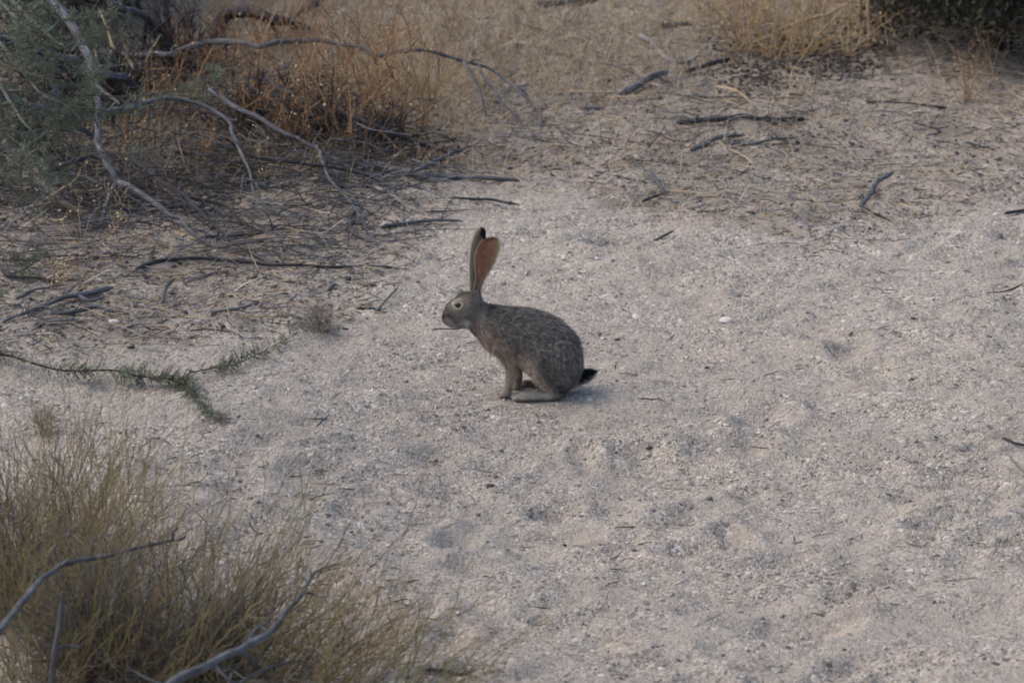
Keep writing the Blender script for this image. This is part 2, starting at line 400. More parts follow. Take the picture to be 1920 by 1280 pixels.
# leaf crumbs coloured dark to paint shade under the brush and ochre shrubs
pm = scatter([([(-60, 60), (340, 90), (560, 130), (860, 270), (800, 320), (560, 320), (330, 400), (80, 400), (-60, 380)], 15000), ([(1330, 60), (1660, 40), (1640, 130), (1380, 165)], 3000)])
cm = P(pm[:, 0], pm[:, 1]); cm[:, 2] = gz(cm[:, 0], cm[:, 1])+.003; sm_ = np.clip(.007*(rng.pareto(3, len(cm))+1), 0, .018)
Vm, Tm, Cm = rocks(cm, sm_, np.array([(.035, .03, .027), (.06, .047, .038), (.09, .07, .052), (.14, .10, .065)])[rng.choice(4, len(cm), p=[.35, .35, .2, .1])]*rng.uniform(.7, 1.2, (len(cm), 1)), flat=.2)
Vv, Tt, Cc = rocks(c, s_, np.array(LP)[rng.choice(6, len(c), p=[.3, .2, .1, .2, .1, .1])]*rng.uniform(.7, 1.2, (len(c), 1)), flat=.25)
b1b = chips(scatter([(zl[2][0], 900), (zl[1][0], 500), (zl[0][0], 220)]), .06, .30, .0010, .0024, [(.42, .33, .21), (.50, .43, .33), (.30, .25, .2), (.13, .12, .12)], [.35, .2, .2, .25], tilt=.10)
b1c = chips(scatter([([(-40, 270), (880, 290), (730, 470), (100, 520), (-40, 520)], 900), ([(1000, 60), (1500, 120), (1500, 300), (1000, 300)], 120)]), .10, .42, .0012, .0028, [(.05, .048, .05), (.10, .10, .107), (.19, .19, .20)], [.4, .35, .25], tilt=.22)
V, q, t, b, C = join([b1, b1c, b1b, (Vv, None, Tt, None, Cc), (Vm, None, Tm, None, Cm)])
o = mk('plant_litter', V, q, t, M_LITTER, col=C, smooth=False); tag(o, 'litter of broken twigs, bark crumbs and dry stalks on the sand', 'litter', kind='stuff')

def blades(pp, hmin, hmax, rad, pal, prob, lean=.5, K=4, curl=.35):
    N = len(pp); c = P(pp[:, 0], pp[:, 1]); c[:, 2] = gz(c[:, 0], c[:, 1])-.004
    H = rng.uniform(hmin, hmax, N); a = rng.uniform(0, 6.28, N); ln = np.abs(rng.normal(0, lean, N))
    d = np.stack([np.cos(a)*np.sin(ln), np.sin(a)*np.sin(ln), np.cos(ln)], 1)
    s = np.linspace(0, 1, K)[None, :, None]
    cv = rng.normal(0, curl, (N, 3)); cv[:, 2] = -np.abs(cv[:, 2])*.6
    pts = c[:, None, :]+(d[:, None, :]*s+cv[:, None, :]*s*s)*H[:, None, None]
    g_ = gz(pts[..., 0].ravel(), pts[..., 1].ravel()).reshape(N, K)
    pts[:, 1:, 2] = np.maximum(pts[:, 1:, 2], g_[:, 1:]+.003)
    r = rad*rng.uniform(.6, 1.3, N)[:, None]*np.linspace(1, .35, K)[None]
    col = np.array(pal)[rng.choice(len(pal), N, p=prob)]*rng.uniform(.75, 1.2, (N, 1))
    return tubes(pts, r, 3, col, cap=False)
SP = [(.56, .46, .32), (.45, .345, .215), (.33, .225, .125), (.60, .53, .42), (.23, .185, .14)]
zg = [([(320, -60), (1000, -60), (1000, 90), (860, 230), (330, 120)], 7000),
      ([(950, -60), (1660, -60), (1640, 60), (1330, 130), (1050, 210), (960, 250)], 4200),
      ([(200, 150), (880, 150), (930, 320), (300, 350)], 2600),
      ([(40, 20), (340, 60), (330, 330), (60, 330)], 1500),
      ([(1000, 150), (1650, 150), (1600, 290), (1050, 330)], 420),
      ([(1740, 120), (1900, 120), (1900, 200), (1740, 200)], 60)]
b2 = blades(scatter(zg), .04, .17, .0014, SP, [.3, .26, .16, .16, .12], lean=.75)
V, q, t, b, C = b2
o = mk('dry_grass', V, q, t, M_STRAW, col=C, smooth=False); tag(o, 'short dry grass and fine straw between the brush', 'dry grass', kind='stuff')
# the finest twigs woven through the brush pile
zt = [([(-60, 60), (340, 90), (560, 150), (860, 280), (820, 330), (560, 330), (330, 420), (80, 420), (-60, 400)], 650), ([(300, 110), (620, 130), (860, 280), (560, 320), (300, 330)], 420)]
pp = scatter(zt); N = len(pp); c = P(pp[:, 0], pp[:, 1], np.abs(rng.normal(0.03, .08, N)))
a = rng.normal(-.6, .8, N)+np.where(rng.uniform(0, 1, N) < .5, 0, math.pi); ln = rng.uniform(.08, .38, N)
d = np.stack([np.cos(a), np.sin(a), rng.normal(0, .18, N)], 1); s = np.linspace(-.5, .5, 6)[None, :, None]
pts = c[:, None, :]+(d[:, None, :]*s+rng.normal(0, .16, (N, 1, 3))*(s*s))*ln[:, None, None]+rng.normal(0, .004, (N, 6, 3))
g_ = gz(pts[..., 0].ravel(), pts[..., 1].ravel()).reshape(N, 6); pts[:, :, 2] = np.maximum(pts[:, :, 2], g_+.004)
r = rng.uniform(.0011, .0032, N)[:, None]*np.linspace(1.1, .5, 6)[None]
col = np.array([(.035, .033, .034), (.065, .063, .066), (.13, .13, .14), (.08, .055, .04)])[rng.choice(4, N, p=[.4, .3, .12, .18])]
V, q, t, b, C = tubes(pts, r, 4, col)
o = mk('twig_tangle', V, q, t, M_LITTER, col=C); tag(o, 'tangle of fine dead twigs woven through the brush pile', 'twigs', kind='stuff')

# ------------------------------------------------------------------ dead branches, limbs and sticks
def proj(pts, h0, h1, arch):
    pts = np.array(pts, float); dl = np.concatenate([[0], np.cumsum(np.linalg.norm(np.diff(pts, axis=0), axis=1))]); t = dl/dl[-1]
    return P(pts[:, 0], pts[:, 1], h0+(h1-h0)*t+arch*np.sin(math.pi*t)), t
def limb_mesh(p3, r0, r1, rough=.06, sides=None, knots=True):
    L = np.linalg.norm(np.diff(p3, axis=0), axis=1).sum()
    n = int(np.clip(L/.014, 8, 130)); c = catmull(p3, n)
    m0 = r0*px_m(p3[0]); m1 = r1*px_m(p3[-1])
    t = np.linspace(0, 1, n); r = m0+(m1-m0)*t
    r = r*(1+.06*np.interp(t, np.linspace(0, 1, max(3, n//5)), rng.normal(0, 1, max(3, n//5))))
    if knots and L > .25:
        for _ in range(int(L*3)): r += .16*m0*np.exp(-((t-rng.uniform(0, 1))*L/.012)**2)*(.4+.6*(r/m0))
    r[-1] *= .35; r[-2] *= .7; r[0] *= .6
    w_ = np.stack([np.interp(t, np.linspace(0, 1, max(3, n//4)), rng.normal(0, .26, max(3, n//4))) for _ in range(3)], 1)
    c = c+w_*r[:, None]*np.minimum(1, 10*t*(1-t)+.05)[:, None]
    g_ = gz(c[:, 0], c[:, 1])+.35*r; lift_ = np.maximum(0, g_-c[:, 2]); k_ = np.ones(5)/5
    if n > 10: lift_ = np.maximum(np.convolve(np.pad(lift_, 2, 'edge'), k_, 'valid'), .8*lift_)
    c[:, 2] += lift_                                                        # lie on the sand, not in it
    if sides is None: sides = 5 if max(m0, m1) < .004 else (8 if max(m0, m1) < .010 else 14)
    return c, tubes(c[None], r[None], sides, rough=rough)
nstick = 0
def stick(name, label, wood, pts, r0, r1, h=(0, 0, 0), kids=(), cat='branch', group=None, rough=.10):
    """pts in photo pixels on the ground plane (h = height above ground at start, end, arch)"""
    global nstick
    p3, t = proj(pts, *h); p3[:, 2] += .5*(r0+(r1-r0)*t)*px_m(p3[0])
    c, (V, q, tr, bk, C) = limb_mesh(p3, r0, r1, rough)
    o = mk(name, V, q, tr, WOOD[wood], bk=bk, origin=p3[0]); tag(o, label, cat, group); nstick += 1
    hh = c[:, 2]-hs(c[:, 0], c[:, 1])
    d = c-CAM; cx = 960+FPX*d[:, 0]/(d@fwd); cy = 640-FPX*(d@upv)/(d@fwd)
    for k in kids:
        kp, kr0, kr1, kh1, ka = k
        i = int(np.argmin((cx-kp[0][0])**2+(cy-kp[0][1])**2))
        kp = [(cx[i], cy[i])]+list(kp[1:])
        q3, _ = proj(kp, hh[i], kh1, ka); q3[0] = c[i]
        _, (V, q, tr, bk, C) = limb_mesh(q3, kr0, kr1, rough)
        mk('twig', V, q, tr, WOOD[wood], parent=o, bk=bk, origin=c[i])
    Lc = np.linalg.norm(np.diff(c, axis=0), axis=1).sum()
    if Lc > .28 and wood in ('grey', 'dark') and 'bark log' not in label:            # short broken side shoots
        for _ in range(int(np.clip(Lc*4.5, 1, 7))):
            i = int(rng.integers(2, len(c)-2)); tg = c[i+1]-c[i]; tg /= np.linalg.norm(tg)+1e-9
            d_ = tg*rng.uniform(.3, 1.0)+rng.normal(0, .55, 3); d_[2] += .15; d_ /= np.linalg.norm(d_); Ls = rng.uniform(.02, .13)
            q3 = np.array([c[i], c[i]+d_*Ls*.5+rng.normal(0, .006, 3), c[i]+d_*Ls+rng.normal(0, .012, 3)]); q3[:, 2] = np.maximum(q3[:, 2], hs(q3[:, 0], q3[:, 1])+.004)
            rp = max(1.0, min(2.4, .45*r0)); _, (V, q, tr, bk, C) = limb_mesh(q3, rp, rp*.5, rough)
            mk('side_shoot', V, q, tr, WOOD[wood], parent=o, bk=bk, origin=c[i])
    return o
BP = 'dead branches of the brush pile'; SS = 'sticks lying on the sand'
stick('dead_branch', 'long grey branch arching over the brush pile with forked drooping tip', 'grey',
      [(180,103),(240,107),(290,104),(320,107),(345,95),(370,86),(400,82),(430,82),(460,86),(490,90),(520,84),(550,80),(590,79),(620,81),(650,87),(680,93),(700,103),(716,107),(740,100),(770,97),(800,98),(830,104),(860,113),(890,122),(918,130),(945,148),(975,175),(1000,200),(1012,225),(1015,250)], 6.5, 1.8, (.12, .0, .2),
      [([(720,108),(735,140),(748,165),(755,185)], 3.5, 1.2, .06, 0), ([(868,116),(885,140),(897,165),(905,190),(914,225)], 4, 1.5, .0, .02), ([(892,123),(910,150),(928,170),(945,195),(965,215),(985,243)], 3.2, 1.4, .0, .02)], group=BP)
stick('dead_branch', 'smooth grey branch bending sharply down to the sand, left of the thin brown stalks', 'grey',
      [(190,213),(240,205),(290,190),(324,186),(357,193),(395,207),(417,221),(432,236),(437,256),(451,284),(462,310),(470,332),(477,362),(500,390),(515,402),(538,411)], 5.5, 1.8, (.35, .0, .02),
      [([(462,308),(480,318),(500,321)], 2.5, 1, .04, 0)], group=BP)
stick('dead_branch', 'long straight grey branch slanting down through the brown stalks, forked low down', 'grey',
      [(392,168),(421,189),(451,208),(483,222),(507,237),(541,254),(565,265),(597,282),(624,297),(657,317),(680,327),(702,334),(730,351),(748,368)], 5.2, 2.2, (.20, .0, .0),
      [([(599,284),(604,305),(615,330),(635,355),(655,375),(668,392),(680,415),(690,440)], 4.2, 1.8, .0, 0), ([(599,284),(600,272),(602,262)], 2, 1, .14, 0)], group=BP)
stick('forked_twig', 'pale curved twig ending on bare sand left of the hare', 'grey', [(668,393),(659,405),(657,420),(662,437),(680,447),(716,461)], 3.4, 1.8, (.01, 0, .0), [([(662,437),(650,436),(640,437)], 1.3, .8, 0, 0)], group=BP, cat='twig')
stick('dead_branch', 'dark thin branch running level across the foot of the brush pile', 'dark', [(397,263),(417,274),(447,284),(479,295),(519,302),(564,308),(611,314),(657,323),(690,331),(720,345),(745,362)], 4.6, 1.8, (.12, 0, .03), group=BP)
stick('dead_branch', 'dark slender branch behind the bent grey branch', 'dark', [(326,286),(357,289),(393,295),(425,308),(457,316),(490,322)], 3.2, 1.6, (.08, .02, .0), [([(393,297),(402,318),(420,345),(435,378)], 1.7, 1, 0, 0)], group=BP)
stick('dead_branch', 'black weathered branch descending under the dense brown stalks', 'dark',
      [(496,148),(519,167),(552,184),(582,199),(612,208),(648,217),(680,229),(710,240),(724,246),(752,257),(780,268),(809,278),(846,287)], 7, 2.6, (.12, .0, .08), [([(519,166),(562,165),(592,176),(610,197),(640,225)], 4, 2, .08, .03), ([(780,268),(810,300),(838,318)], 2, 1.2, .0, .0)], group=BP)
stick('dead_branch', 'dark thick branch lying at the base of the brown stalks', 'dark', [(540,210),(575,216),(610,222),(650,226),(690,240),(730,256)], 8, 4, (.02, .01, .03), group=BP)
stick('dead_branch', 'grey branch rising to the right at the right end of the brush pile', 'grey', [(700,335),(735,332),(765,327),(790,318),(815,304),(840,292),(870,283)], 3.2, 3.6, (.0, .05, .03), group=BP)
stick('dead_branch', 'thick flaking branch lying on the ground at the right end of the brush pile', 'grey', [(674,312),(715,315),(745,322),(782,329),(805,333),(831,335),(874,335),(932,337),(974,341)], 7, 3.5, (.02, .0, .01), group=BP)
stick('dead_branch', 'short pale bleached stick with dark broken end', 'pale', [(692,352),(719,361),(737,372),(752,383),(775,396),(796,405)], 6, 3, (.01, 0, .0), [([(752,383),(744,386)], 3, 2, 0, 0)], group=SS, cat='stick')
stick('stick', 'thin grey stick lying just above the hare', 'grey', [(715,428),(745,422),(779,417),(809,415),(868,415)], 4.2, 2.2, group=SS, cat='stick')
stick('stick', 'thin dark stick under the thick flaking branch', 'dark', [(842,374),(884,375),(921,375),(940,379),(974,385)], 3.2, 2, group=SS, cat='stick')
stick('stick', 'very thin straight twig beside the pale bleached stick', 'grey', [(795,399),(820,396),(850,395),(880,394)], 1.8, 1.2, group=SS, cat='stick')
# left limbs
stick('dead_limb', 'thick grey limb with fibrous bark entering at upper left edge', 'grey', [(-60,62),(0,77),(37,90),(94,109),(150,130),(190,142),(234,152),(262,172)], 14, 7, (.65, .12, .0), [([(150,130),(200,126),(245,124),(300,121)], 4.5, 2, .15, 0)], group=BP, rough=.12)
stick('dead_limb', 'grey limb below the thick fibrous limb at left edge', 'grey', [(-60,150),(0,176),(47,199),(81,206),(112,222),(146,238),(180,262)], 8, 4.5, (.55, .08, .0), [([(60,202),(100,235),(140,250)], 4, 2, .1, 0)], group=BP, rough=.1)
stick('dead_limb', 'curved pale grey limb crossing the left limbs', 'grey', [(30,58),(50,99),(71,116),(86,137),(99,163),(112,187),(131,208),(152,234)], 7, 5, (.6, .2, .0), group=BP, rough=.1)
stick('dead_limb', 'long hanging grey limb with crooked foot reaching the sand at left', 'grey', [(84,-40),(100,2),(118,30),(146,66),(160,94),(172,125),(178,169),(186,200),(182,246),(185,275),(197,304),(219,341),(209,364),(197,398),(188,428)], 9, 4.5, (.6, .0, .0),
      [([(219,341),(255,358),(285,378),(320,402),(339,410),(348,425),(372,445),(396,461)], 6, 3, .0, .0), ([(212,354),(234,362),(259,380)], 2.5, 1.3, .05, 0), ([(177,160),(206,180),(225,196)], 4, 2, .4, 0)], group=BP, rough=.1)
stick('dead_branch', 'dark branch fanning out to the lower right in front of the pile', 'dark', [(236,297),(262,312),(290,332),(319,350),(342,366),(369,392),(395,417),(414,434),(437,456),(470,478),(500,492)], 6, 1.6, (.15, .0, .0),
      [([(322,352),(354,368),(384,376),(425,387),(447,411),(476,428),(502,438)], 4.5, 2, .0, 0), ([(312,352),(280,368),(256,392),(242,410)], 2.4, 1.2, .0, 0), ([(318,350),(350,339),(385,349),(410,362)], 2, 1, .0, .03), ([(330,362),(352,395),(385,420),(410,432)], 2.2, 1, .0, 0)], group=BP)
stick('dead_branch', 'short dark arched branch at left below the green leaves', 'dark', [(86,322),(122,314),(150,300),(169,295),(190,300),(205,306)], 6.5, 4, (.2, .16, .0), group=BP)
stick('dead_branch', 'grey-brown branch lying on sand below the arched branch at left', 'brown', [(60,318),(79,340),(105,366),(127,387),(160,404),(186,420)], 8, 5.5, (.1, .0, .0), [([(104,368),(90,384),(74,392)], 6, 4, .0, 0)], group=BP)
stick('dead_branch', 'thin straight dark twig on the sand below the fanning branch', 'dark', [(378,448),(432,444),(485,440),(545,434),(580,433),(622,433)], 3.4, 2, group=SS, cat='twig')
stick('dead_branch', 'long dark gently curved branch lying on the open sand at left', 'dark', [(256,507),(285,496),(310,492),(330,488),(370,486),(410,486),(450,490),(490,495),(520,497),(560,499),(620,500),(680,502),(748,506)], 4.2, 2.2, (.0, .0, .015), [([(430,488),(455,486),(480,491)], 2.2, 1.2, .01, 0)], group=SS)
stick('stick', 'grey stub standing out of the sand under the long dark curved branch', 'grey', [(304,572),(309,551),(317,534),(328,523)], 4.2, 4, (.0, .03, 0), group=SS, cat='stick')
stick('stick', 'crooked grey stick near the left edge with split end', 'grey', [(6,606),(19,598),(56,585),(84,574),(120,560),(150,555),(187,549),(212,541)], 3, 5.5, (.0, .01, .0), [([(120,560),(130,545),(145,532)], 2, 1.2, .03, 0), ([(150,556),(170,563),(195,556)], 3.5, 2, 0, 0)], group=SS, cat='stick')
stick('stick', 'kinked grey stick just below the crooked stick at left', 'grey', [(95,588),(131,587),(169,579),(184,577),(206,583),(242,590)], 4.2, 3.4, group=SS, cat='stick')
stick('stick', 'low grey stick nearest the leafy green runner at left', 'grey', [(66,614),(94,607),(131,604),(162,606)], 4.2, 3.2, group=SS, cat='stick')
stick('stick', 'dark curved twig at the far left edge above the crooked stick', 'dark', [(4,506),(15,519),(47,522),(75,523),(112,532)], 4.2, 2.2, (.02, 0, 0), group=SS, cat='stick')
stick('stick', 'grey stick half buried at left edge beside dark tuft', 'grey', [(30,566),(60,552),(90,546),(112,547)], 4, 3, group=SS, cat='stick')
stick('stick', 'knobbly grey stick on sand between curved branch and green runner', 'grey', [(396,593),(430,588),(457,584),(470,577),(487,570)], 4.2, 3.4, group=SS, cat='stick', rough=.14)
stick('stick', 'small grey stick just below the long dark curved branch', 'grey', [(350,533),(377,524),(400,520),(430,514)], 3.6, 2.6, group=SS, cat='stick')
stick('stick', 'greenish grey twig leaning up from sand left of the hare', 'green', [(703,586),(723,564),(748,537)], 3.4, 2.4, (.0, .04, 0), group=SS, cat='twig')
stick('stick', 'short black twig crossing the greenish grey twig', 'dark', [(672,579),(700,580),(724,587)], 2.6, 2, group=SS, cat='twig')
stick('stick', 'hair-thin grey twig on bare sand above the green runner', 'grey', [(357,623),(412,624),(462,636)], 1.8, 1.2, group=SS, cat='twig')
stick('stick', 'stubby upright grey twig on sand below the long curved branch', 'grey', [(616,546),(621,538),(627,528)], 3, 2.6, (.0, .02, 0), group=SS, cat='twig')
stick('stick', 'thin grey twig half sunk in sand above the long curved branch', 'grey', [(552,446),(590,452),(640,461)], 2.4, 2.8, group=SS, cat='twig')
stick('stick', 'pale straw on sand at left below the knobbly stick', 'straw', [(318,592),(335,598),(350,607)], 1.6, 1.2, group=SS, cat='straw')
stick('rotten_log', 'dark gnarled log bent like an elbow behind the arching branch', 'dark', [(404,84),(408,66),(413,50),(425,35),(447,25),(475,29),(504,38),(532,45),(554,51),(581,59)], 12, 6, (.04, .0, .16), [([(504,40),(513,50),(518,62)], 5, 3, .04, 0), ([(500,36),(506,32)], 5, 4, .1, 0)], cat='log', rough=.2)
stick('stump', 'rotten black stump under the long arching branch', 'brown', [(392,138),(393,115),(397,92)], 15, 9, (.0, .1, .0), cat='stump', rough=.22)
stick('snag', 'upright dark rough stem at the top edge right of the green leaves', 'dark', [(318,62),(314,30),(311,-30)], 6, 5.5, (.0, .22, .0), cat='snag', rough=.2)
stick('dead_branch', 'dead grey branch at the top left leaning right from the dark shrub', 'grey', [(150,-30),(190,-2),(228,18),(270,32),(292,60),(310,95)], 7, 4, (.55, .0, .1), [([(274,34),(270,60),(267,95),(262,110)], 5, 4, .02, 0)], group=BP, rough=.12)
stick('dead_branch', 'rough dark branch at the top edge behind the gnarled log', 'dark', [(540,38),(560,28),(583,18),(597,6),(606,-12)], 4, 6, (.02, .06, 0), group=BP, rough=.2)
stick('twig', 'short black twig hidden among the brown stalks', 'dark', [(512,130),(530,129),(546,130)], 3, 2.6, (.05, .05, 0), group=BP, cat='twig')
# right sticks
stick('stick', 'long dark wavy stick lying level at upper right', 'dark', [(1268,234),(1310,230),(1350,227),(1387,221),(1440,227),(1514,226)], 5, 4, (.0, .0, .01), group=SS, cat='stick')
stick('stick', 'curved grey stick below the long dark wavy stick', 'grey', [(1296,290),(1316,277),(1339,263),(1365,257),(1397,255)], 5, 3.4, (0, .0, .015), group=SS, cat='stick')
stick('stick', 'thin grey stick beside the curved grey stick', 'grey', [(1357,273),(1410,270),(1440,264),(1487,259)], 3.4, 2.4, group=SS, cat='stick')
stick('twig', 'small white forked twig at the end of the thin grey stick', 'pale', [(1484,247),(1500,257),(1519,268)], 2, 2.4, (.02, .0, 0), [([(1519,266),(1522,252)], 2, 1.4, .03, 0)], group=SS, cat='twig')
stick('stick', 'stout grey stick rising to the right at top centre', 'grey', [(1165,180),(1204,160),(1230,143),(1252,137)], 6.5, 5.5, (.0, .03, 0), group=SS, cat='stick')
stick('stick', 'pale pinkish forked stick near the top right of centre', 'pale', [(1200,68),(1222,82),(1241,101),(1250,113),(1257,122)], 5, 4, (.06, .0, 0), [([(1248,108),(1275,118),(1318,110)], 4.5, 2.2, .0, 0)], group=SS, cat='stick')
stick('stick', 'dark bark-covered log piece behind the pale forked stick', 'dark', [(1238,49),(1270,52),(1302,55)], 6, 5, group=SS, cat='log', rough=.15)
stick('stick', 'dark bark log at the top edge right of centre', 'dark', [(1006,16),(1045,12),(1100,5),(1155,2)], 8, 7, group=SS, cat='log', rough=.16)
stick('stick', 'short dark stick with pale broken end at top centre', 'grey', [(1087,206),(1105,205),(1132,205)], 4.5, 4, group=SS, cat='stick')
stick('stick', 'thin dark stick leading to the ochre dry shrub', 'dark', [(1286,135),(1330,123),(1368,112)], 3.5, 5, (.0, .03, 0), group=SS, cat='stick')
stick('stick', 'small dark stick alone on sand near right edge', 'dark', [(1812,268),(1838,278),(1866,288)], 2.6, 3, group=SS, cat='stick')
stick('stick', 'bluish grey stick propped on sand at right', 'grey', [(1614,388),(1631,364),(1650,339),(1676,324)], 4.4, 4, (.0, .03, .0), group=SS, cat='stick')
stick('stick', 'thin dark twig at the foot of the propped bluish stick', 'dark', [(1612,387),(1640,402),(1671,417)], 2.8, 2.2, group=SS, cat='twig')
stick('stick', 'dark twig cut by the right edge of the view', 'dark', [(1884,402),(1905,398),(1960,390)], 3, 3, group=SS, cat='twig')
stick('stick', 'short pale grey twig leaning right of the hare', 'grey', [(1219,322),(1232,342),(1246,364)], 3.6, 3, (.03, .0, 0), group=SS, cat='twig')
stick('stick', 'short dark twig below the leaning pale grey twig', 'dark', [(1204,379),(1225,372),(1243,364)], 3, 2.4, group=SS, cat='twig')
stick('stick', 'short grey twig on sand to the upper right of the hare', 'grey', [(1216,458),(1240,446),(1264,433)], 2.8, 2.2, group=SS, cat='twig')
stick('dry_stalk', 'pale arched dry stalk above the long dark wavy stick', 'straw', [(1343,163),(1380,171),(1406,191),(1422,211)], 2, 1.8, (.0, .0, .06), group='dry stalks', cat='stalk')
stick('dry_stalk', 'second pale dry stalk lying under the arched one', 'straw', [(1358,190),(1385,200),(1416,214)], 1.6, 1.4, (.0, .0, .02), group='dry stalks', cat='stalk')
stick('dry_stalk', 'buff dry stalk lying right of the arched stalk', 'straw', [(1436,200),(1477,203),(1530,215)], 1.8, 1.4, group='dry stalks', cat='stalk')
stick('twig', 'short white stick on shaded ground at upper right', 'pale', [(1620,174),(1642,178),(1667,187)], 2.6, 1.8, group=SS, cat='twig')
stick('stick', 'long dark twig below the short white stick', 'dark', [(1622,195),(1660,198),(1700,200),(1778,204)], 2.4, 3, group=SS, cat='twig')
stick('stick', 'thin curved pale twig at upper right centre', 'pale', [(1484,178),(1515,181),(1548,175),(1580,182),(1600,192)], 1.6, 1.4, group=SS, cat='twig')
stick('stick', 'dark bent twig on the right slope', 'dark', [(1712,238),(1738,244),(1762,249),(1736,262)], 2.6, 2.2, group=SS, cat='twig')
stick('stick', 'thin twig touching the right edge at mid height', 'dark', [(1850,554),(1890,549),(1960,543)], 2.2, 2.2, group=SS, cat='twig')
stick('twig', 'tiny dark twig on sand right of the hare tail', 'dark', [(1196,750),(1222,753),(1247,757)], 1.8, 1.4, group=SS, cat='twig')
stick('twig', 'tiny dark twig under the chin of the hare', 'dark', [(810,625),(845,622),(885,622)], 1.7, 1.2, group=SS, cat='twig')
stick('twig', 'pale twig by the lower right edge', 'pale', [(1884,848),(1903,870),(1930,896)], 2.2, 2, group=SS, cat='twig')
stick('twig', 'dark twig beside the pale twig at the right edge', 'dark', [(1880,822),(1905,832),(1935,838)], 3, 2.6, group=SS, cat='twig')
stick('dry_stalk', 'tiny white curl of straw on the open sand below the hare', 'pale', [(733,914),(734,930),(744,940),(759,949)], 1.2, .9, (0, 0, .01), group='dry stalks', cat='stalk')
stick('dry_stalk', 'small white hooked straw just below the hare', 'pale', [(895,824),(900,836),(913,840)], 1.2, 1, (.01, 0, .0), group='dry stalks', cat='stalk')
stick('stick', 'dark root stub in a hollow at the bottom edge', 'dark', [(792,1259),(830,1258),(862,1266),(905,1268)], 3, 4, group=SS, cat='stick')
# yellow dry stalks in the pile
stick('dry_stalk', 'tall pale yellow stalk with bends standing in front of dark limbs', 'straw', [(187,20),(202,58),(210,88),(225,100),(240,114),(252,134)], 1.8, 2, (.4, .2, 0), [([(203,60),(208,45)], 1.2, .8, .45, 0)], group='dry stalks', cat='stalk')
stick('dry_stalk', 'yellow zigzag stalk beside the hanging grey limb', 'straw', [(154,69),(176,90),(184,120),(197,131),(197,156),(218,175)], 1.7, 2.4, (.4, .12, 0), [([(197,131),(204,103),(212,92)], 1.6, 1, .34, 0)], group='dry stalks', cat='stalk')
stick('dry_stalk', 'straight yellow stalk rising between two zigzag stalks', 'straw', [(231,178),(232,150),(240,120),(240,79)], 2.2, 1.4, (.1, .36, 0), group='dry stalks', cat='stalk')
stick('dry_stalk', 'yellow stalk leaning right near the start of the arching branch', 'straw', [(266,167),(272,122),(289,88),(301,65)], 1.8, 1.2, (.1, .34, 0), group='dry stalks', cat='stalk')
stick('dry_stalk', 'pale stalk lying across dark gap at left', 'straw', [(84,375),(115,355),(137,342),(152,320)], 1.7, 1.4, (.05, .2, 0), group='dry stalks', cat='stalk')
stick('dry_stalk', 'long pale straight stalk leaning left of the bent grey branch', 'straw', [(365,350),(350,318),(340,285),(331,256)], 1.6, 1.2, (.0, .2, 0), group='dry stalks', cat='stalk')
stick('dry_stalk', 'thin pale stalk crossing the long straight stalk', 'straw', [(302,334),(315,300),(324,270)], 1.4, 1.1, (.04, .16, 0), group='dry stalks', cat='stalk')
# foreground
stick('dead_branch', 'bent grey branch in the broom shrub at lower left', 'grey', [(-10,1195),(15,1164),(39,1134),(74,1093),(113,1062),(128,1056),(193,1045),(267,1025),(335,1012),(349,1004)], 7.5, 2.6, (.5, .35, .02), [([(113,1062),(125,1050),(133,1044)], 4, 2, .52, 0)], group='branches in the foreground shrubs')
stick('dead_branch', 'forked bluish grey branch reaching up from the bottom edge', 'grey', [(270,1330),(327,1282),(370,1260),(420,1232),(457,1217),(507,1187),(532,1155),(550,1132),(567,1112),(582,1085),(597,1070),(640,1057)], 10, 1.8, (.30, .28, .06),
      [([(455,1220),(477,1245),(492,1256),(515,1290)], 5, 4, .12, 0), ([(430,1290),(440,1281),(482,1260),(520,1247),(568,1237)], 3.4, 2, .2, 0), ([(462,1210),(475,1182),(497,1165),(512,1146)], 3.2, 1.6, .4, 0), ([(568,1112),(582,1112),(597,1118)], 3, 2.2, .3, 0), ([(400,1245),(430,1255),(452,1250)], 3, 1.6, .25, 0)], group='branches in the foreground shrubs')
stick('dead_branch', 'upright blurred grey stem in the lower left corner', 'grey', [(92,1300),(104,1215),(112,1160),(117,1120)], 6, 4.5, (.15, .42, .0), [([(104,1216),(130,1210),(152,1214)], 4, 4, .28, 0)], group='branches in the foreground shrubs')
stick('dead_branch', 'thick yellowish curved stem at the lower left edge', 'straw', [(-25,1160),(0,1167),(18,1188),(33,1226),(38,1250)], 7, 4, (.5, .25, .0), group='branches in the foreground shrubs')

# ------------------------------------------------------------------ stones that can be told apart
def stone(px, py, wpx, colr, label):
    c = P([px], [py])[0]; c[2] = gz(c[0:1], c[1:2])[0]; s = wpx*.5*px_m(c)
    bm = bmesh.new(); bmesh.ops.create_icosphere(bm, subdivisions=2, radius=1)
    sc = rng.uniform(.75, 1.1, 3)*np.array([1, .85, .6]); ph = rng.uniform(0, 6, 6)
    for v in bm.verts:
        k = 1+.16*math.sin(3*v.co.x+ph[0])*math.sin(2.5*v.co.y+ph[1])+.12*math.sin(5*v.co.z+ph[2]+2*v.co.x)+rng.normal(0, .04)
        v.co = Vector((v.co.x*k*sc[0]*s, v.co.y*k*sc[1]*s, v.co.z*k*sc[2]*s+s*.25))
    me = bpy.data.meshes.new('stone'); bm.to_mesh(me); bm.free()
    a = me.attributes.new('col', 'FLOAT_COLOR', 'POINT'); a.data.foreach_set('color', np.tile([*colr, 1], len(me.vertices)).astype(np.float32))
    me.materials.append(M_GRAIN); o = bpy.data.objects.new('stone', me); COL.objects.link(o); o.location = c; tag(o, label, 'stone', 'small stones on the sand')
